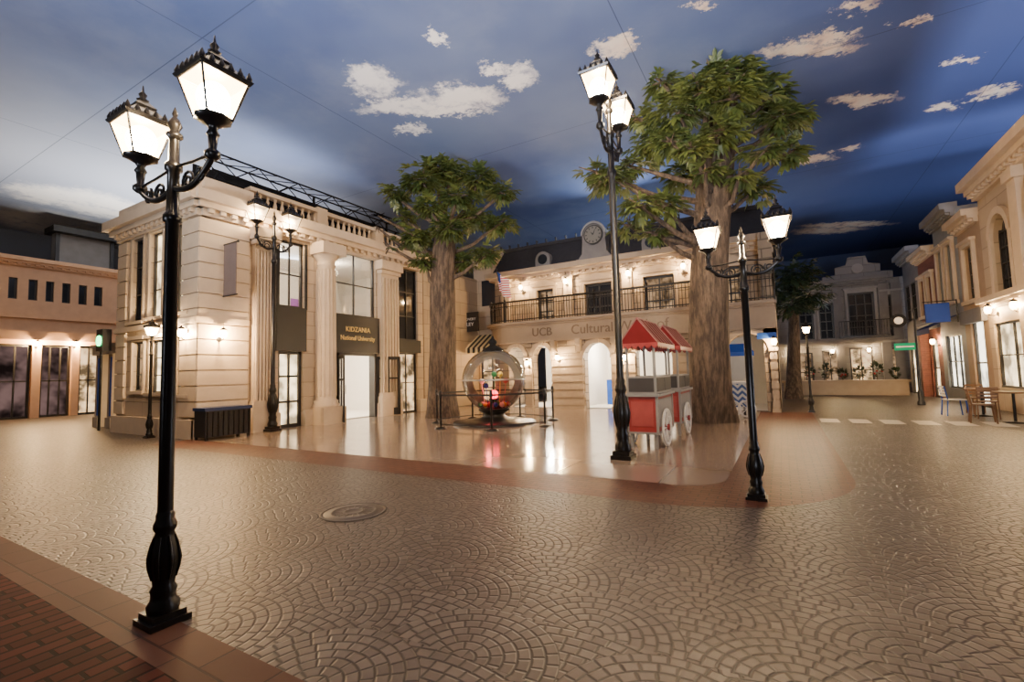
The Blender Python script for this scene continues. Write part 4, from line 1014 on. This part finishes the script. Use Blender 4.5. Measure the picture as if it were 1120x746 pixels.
for k in range(14):
    an = 2*pi*k/14; rr_ = .36+.07*(k % 2); mb = MB(); mb.ball((rr_*cos(an), rr_*sin(an), .57), .075, 10, 8); mb.build('coloured_ball', M[('yellow','red','bluelight','white','greenp')[k % 5]], gl)
for k in range(5):
    an = 2*pi*k/5+.3; rr_ = .38; hz = (1.2,1.4,1.05)[k % 3]
    mb = MB(); x_, y_ = rr_*cos(an), rr_*sin(an); mb.tube([(x_*.8,y_*.8,.6),(x_,y_,hz)], .012, 6); mb.ball((x_,y_,hz+.07), .085, 12, 8); mb.build('ball_stick', M[('pink','yellow','bluelight','white','greenp')[k]], gl)
plight((0,-.35,.98), 14, (1,.12,.1), .08, gl)
plight((0,0,1.80), 25, (1,.80,.58), .06, gl)
BR = 1.85; posts = []
for k in range(7):
    an = radians(-60)+2*pi*k/7
    posts.append((gc[0]+BR*cos(an), gc[1]+BR*sin(an)))
plab = ['barrier post nearest the camera before the glass globe','barrier post at the front right of the globe','barrier post at the right of the globe','barrier post right behind the globe','barrier post left behind the globe','barrier post at the left of the globe','barrier post at the front left of the globe']
for k, (x, y) in enumerate(posts):
    nx, ny = posts[(k+1) % 7]; ang = math.atan2(ny-y, nx-x); ln = math.hypot(nx-x, ny-y)
    b = thing('barrier_post', plab[k], 'barrier post', (x,y,ZP), ang, 'black barrier posts around the globe')
    mb = MB(); mb.lathe([(.17,0),(.17,.02),(.1,.045),(.04,.06)], 16); mb.build('base', M['iron'], b)
    mb = MB(); mb.lathe([(.03,.05),(.03,.98)], 10); mb.build('post', M['iron'], b)
    mb = MB(); mb.lathe([(.04,.86),(.045,.88),(.045,1.02),(.03,1.05),(.005,1.06)], 10); mb.build('cap', M['black'], b)
    for z0, z1, th in ((.90,.95,.006),(.10,.13,.012)):
        mb = MB(); mb.box(.045, ln-.045, -th, th, z0, z1); mb.build('belt', M['belt'], b)

# ------------------------------------------------------------------ vendor carts
def cart(loc, label, grp):
    r = thing('vendor_cart', label, 'cart', loc, 0, grp)
    w, l = .28, 1.35
    m = MB(); m.box(-w,w,0,l,.30,.98); m.build('body', M['red'], r)
    m = MB(); m.box(-w-.012,w+.012,-.015,l+.015,.27,.31)
    for x in (-w,w):
        for y in (0,l): m.box(x-.022,x+.022,y-.022,y+.022,.27,1.0)
    m.build('body_trim', M['cartgrey'], r)
    m = MB(); m.box(-w+.07,w-.07,-.015,0,.42,.88); m.build('front_panel', M['pink'], r)
    m = MB(); m.box(w,w+.012,.1,l-.1,.40,.92); m.build('side_panel', M['cartgrey'], r)
    m = MB(); m.box(-w-.06,w+.06,-.07,l+.07,.98,1.03); m.build('counter', M['cartgrey'], r)
    m = MB(); m.box(-w,w,0,l,1.03,1.36)
    for x in (-w+.02,w-.02):
        for y in (.02,l-.02): m.box(x-.02,x+.02,y-.02,y+.02,1.34,2.0)
    dc = m.build('display_case', M['cartgrey'], r)
    m = MB(); m.box(-w+.04,w-.04,-.010,0,1.07,1.33); m.build('front_inset', M['cartdark'], dc)
    for a, b in ((.05,l/2-.03),(l/2+.03,l-.05)):
        m = MB(); m.box(w,w+.010,a,b,1.07,1.33); m.build('side_inset', M['cartdark'], dc)
    W, L0, L1, z0, z1 = w+.09, -.10, l+.10, 2.0, 2.48
    m = MB(); m.add([(-W,L0,z0),(W,L0,z0),(W,L1,z0),(-W,L1,z0),(0,L0,z1),(0,L1,z1)], [(0,1,4),(1,2,5,4),(2,3,5),(3,0,4,5),(0,3,2,1)])
    rf = m.build('roof', M['redroof'], r)
    m = MB()
    def scal(a, b, n):
        a = Vector(a); b = Vector(b)
        for i in range(n):
            p = a.lerp(b, i/n); q = a.lerp(b, (i+1)/n); pts_ = [p, q]
            for j in range(7):
                t_ = 1-j/6; c_ = p.lerp(q, t_); pts_.append(c_-Vector((0,0,.05+.06*sin(pi*j/6))))
            m.add(pts_, [tuple(range(len(pts_)))])
    scal((-W,L0,z0),(W,L0,z0),6); scal((W,L0,z0),(W,L1,z0),11); scal((W,L1,z0),(-W,L1,z0),6); scal((-W,L1,z0),(-W,L0,z0),11)
    m.build('scalloped_edge', M['red'], rf)
    for sg in (-1, 1):
        for i in range(6):
            ya = L0+(L1-L0)*(i+.3)/6; yb = ya+.10; o_ = .006
            m = MB(); m.add([(sg*(W+o_),ya,z0+o_),(sg*(W+o_),yb,z0+o_),(sg*.002,yb,z1+o_*2),(sg*.002,ya,z1+o_*2)], [(0,1,2,3)]); m.build('canopy_stripe', M['palepink'], rf)
    m = MB(); m.tube([(0,L0,z1+.005),(0,L1,z1+.005)], .014, 6)
    for yy in (L0, L1):
        for sg in (-1, 1): m.tube([(sg*W,yy,z0),(0,yy,z1)], .014, 6)
    m.build('roof_piping', M['palepink'], rf)
    for sg in (-1, 1):
        x = sg*(w+.06); R0 = .34; y = .50
        m = MB()
        rim = [(x, y+R0*cos(2*pi*i/28), R0+.02+R0*sin(2*pi*i/28)) for i in range(29)]; m.tube(rim, .03, 8)
        wh = m.build('wheel', M['white'], r)
        for k in range(10):
            m = MB(); a = 2*pi*k/10; m.tube([(x,y,R0+.02),(x,y+R0*cos(a),R0+.02+R0*sin(a))], .015, 6); m.build('spoke', M['white'], wh)
        m = MB(); m.tube([(x-.05,y,R0+.02),(x+.05,y,R0+.02)], .06, 12); m.build('hub', M['red'], wh)
        for a, b in ((l-.12,l-.06),(.03,.09)):
            m = MB(); m.box(sg*.23-.03,sg*.23+.03,a,b,0,.30); m.build('leg', M['cartgrey'], r)
    m = MB(); m.tube([(-.22,l,.85),(-.22,l+.16,.88),(.22,l+.16,.88),(.22,l,.85)], .018, 8); m.build('push_handle', M['iron'], r)
cart((-2.36,8.98,ZP), 'red roofed vendor cart nearest the tall lamp post', 'red vendor carts')
cart((-2.30,10.90,ZP), 'red roofed vendor cart behind the first one, nearer the big trunk', 'red vendor carts')
q = G(808,456)
sc_ = thing('snack_cart', 'small blue and white chevron cart on wheels right of the big trunk', 'cart', (q.x,q.y,ZP), radians(12))
m = MB(); m.box(-.36,.36,-.25,.25,.30,1.0); m.build('body', M['chev'], sc_)
m = MB(); m.box(-.42,.42,-.31,.31,1.0,1.06); m.build('counter', M['white'], sc_)
for x in (-.34,.34):
    for y in (-.2,.2):
        m = MB(); m.tube([(x,y,1.06),(x,y,1.95)], .02, 8); m.build('post', M['white'], sc_)
m = MB(); m.add([(-.46,-.34,1.95),(.46,-.34,1.95),(.46,.34,1.95),(-.46,.34,1.95),(-.3,0,2.2),(.3,0,2.2)], [(0,1,5,4),(1,2,5),(2,3,4,5),(3,0,4),(3,2,1,0)]); m.box(-.46,.46,-.345,-.335,1.82,1.95); m.build('canopy', M['bluelight'], sc_)
for x in (-.2,.2):
    m = MB(); m.tube([(x+.23*cos(2*pi*i/20), -.30, .26+.23*sin(2*pi*i/20)) for i in range(21)], .028, 8); w_ = m.build('wheel', M['white'], sc_)
    for k in range(8):
        m = MB(); a = pi*k/4; m.tube([(x,-.30,.26),(x+.23*cos(a),-.30,.26+.23*sin(a))], .013, 5); m.build('spoke', M['white'], w_)
    m = MB(); m.box(x-.03,x+.03,.14,.2,0,.30); m.build('leg', M['iron'], sc_)

# ------------------------------------------------------------------ manhole, sign post, cafe set
mh = gp(387,560,.0)
mn = thing('manhole_cover', 'round cast iron manhole cover set in the fan cobbles', 'manhole cover', mh)
mb = MB(); mb.lathe([(.36,0),(.36,.008),(.33,.009),(.33,.006),(.31,.006)], 40); mb.build('rim', M['manring'], mn)
mb = MB(); mb.lathe([(.325,.002),(.32,.007),(.25,.007),(.245,.011),(.225,.011),(.22,.007),(.11,.007),(.105,.011),(.09,.011),(.085,.007),(0.0,.007)], 40)
for k in range(16):
    a = 2*pi*k/16; mb.tube([(cos(a)*.12,sin(a)*.12,.007),(cos(a)*.21,sin(a)*.21,.007)], .006, 5)
mb.build('lid', M['manhole'], mn)
sp = thing('sign_post', 'black post with round sign and green street sign at the right kerb', 'sign post', gp(1008,443))
mb = MB(); mb.lathe([(.12,0),(.12,.1),(.08,.16),(.09,.45),(.05,.55),(.04,.6),(.035,3.3),(.05,3.32),(.02,3.45)], 12); mb.build('pole', M['iron'], sp)
mb = MB(); mb.tube([(-.45,-.06,3.02),(-.45,.06,3.02)], .24, 24); d_ = mb.build('round_sign', M['truss'], sp)
mb = MB(); mb.tube([(-.45,-.075,3.02),(-.45,-.06,3.02)], .13, 24); mb.build('round_face', M['white'], d_)
mb = MB(); mb.tube([(0,0,3.05),(-.22,0,3.02)], .02, 6); mb.build('bracket', M['iron'], sp)
mb = MB(); mb.box(-.62,-.03,-.02,.02,1.95,2.2); g_ = mb.build('green_sign', M['greensign'], sp); mb = MB(); mb.box(-.58,-.07,-.026,-.02,2.05,2.1); mb.build('white_line', M['white'], g_)
bsn = thing('street_sign', 'small blue street sign on the right corner of the stone arcade building', 'sign', (-.4,17.32,2.5))
mb = MB(); mb.box(-.28,.28,-.02,.02,-.1,.1); mb.build('plate', M['bluelight'], bsn); mb = MB(); mb.box(-.03,.03,.02,.15,-.05,.05); mb.build('bracket', M['iron'], bsn)

def chair(loc, rz, label, seatm, legm):
    r = thing('cafe_chair', label, 'chair', loc, rz, 'cafe chairs')
    m = MB(); m.box(-.21,.21,-.2,.21,.43,.46); m.build('seat', M[seatm], r)
    for x in (-.19,.19):
        m = MB(); m.tube([(x,-.18,.43),(x*1.08,-.22,0)], .017, 6); m.build('leg', M[legm], r)
        m = MB(); m.tube([(x*1.05,.24,0),(x,.2,.45)], .017, 6); m.build('leg', M[legm], r)
        m = MB(); m.tube([(x,.2,.45),(x,.26,.82)], .017, 6); m.build('back_post', M[legm], r)
    m = MB()
    for z in (.56,.64,.72,.80): m.box(-.19,.19,.21+(z-.45)*.16-.01,.21+(z-.45)*.16+.015,z-.025,z+.025)
    m.build('backrest', M[seatm], r)
def table(loc, label):
    r = thing('cafe_table', label, 'table', loc)
    m = MB(); m.lathe([(.36,.71),(.37,.72),(.37,.745),(.36,.75)], 28); m.build('tabletop', M['wood'], r)
    m = MB(); m.lathe([(.03,.04),(.03,.71)], 10); m.build('pedestal', M['iron'], r)
    m = MB(); m.lathe([(.24,0),(.24,.015),(.05,.04)], 18); m.build('base', M['iron'], r)
q = G(1076,455)
table((q.x,q.y,0), 'round wooden cafe table beside the blue framed chair')
qb = G(1052,455); chair((qb.x-.1,qb.y+.1,0), radians(95), 'blue framed cafe chair with white slats left of the tables', 'white', 'bluelight')
chair((q.x+.12,q.y+.72,0), radians(5), 'brown wooden cafe chair behind the table nearer the blue chair', 'wood', 'wood')
chair((q.x-.12,q.y-.72,0), radians(172), 'brown wooden cafe chair with its back to the square', 'wood', 'wood')
q2 = G(1106,462)
table((q2.x+.05,q2.y-.1,0), 'round wooden cafe table at the right edge')
chair((q2.x-.55,q2.y-.25,0), radians(80), 'brown wooden cafe chair on the street side of the right edge table', 'wood', 'wood')

# ------------------------------------------------------------------ lights
FL = (1,.74,.46)
for loc, tgt, p, sz in (((-5,3.5,9.6),(-9,9,0),300,2.0), ((1,2,9.6),(0,6,0),130,2.0), ((-1,-4,9.6),(-2,1,0),50,2.0), ((-9,-1,9.6),(-13,8,3),650,2.0), ((4,8,9.6),(5,17,2),140,1.5), ((-3,8,9.7),(-5,17,3),320,1.5)):  # added unseen area lights under the ceiling, fill for floor and fronts
    alight(loc, tgt, p, sz, FL)
# added unseen lights brighten the painted ceiling: behind the camera, behind the shop fronts and on two roofs
for loc, tgt, p, sz, col, spr in (((-7,-7,1.0),(-8,4,10),1050,2.5,(.78,.85,1),80), ((4,-7,1.0),(2,6,10),900,2.5,(.80,.86,1),80),
                             ((11,14,1.0),(3,14,10),1300,3.0,(.78,.84,1),150), ((11,24,1.0),(3,22,10),1000,3.0,(.74,.82,1),150),
                             ((-6,20.6,7.4),(-6,13,10),300,3.5,(.80,.86,1),170), ((-16.5,10.5,6.8),(-12,9,10),300,3.0,(.84,.89,1),170),
                             ((-24,12,.6),(-23,10,10),1000,3.0,(1,.96,.9),90), ((-6,30,1.0),(-4,27,10),500,3.0,(.74,.82,1),150)):
    alight(loc, tgt, p, sz, col, spr)
w = bpy.data.worlds.new('world'); SC.world = w; w.use_nodes = True
bg = w.node_tree.nodes['Background']; bg.inputs[0].default_value = (1,.92,.84,1); bg.inputs[1].default_value = .10
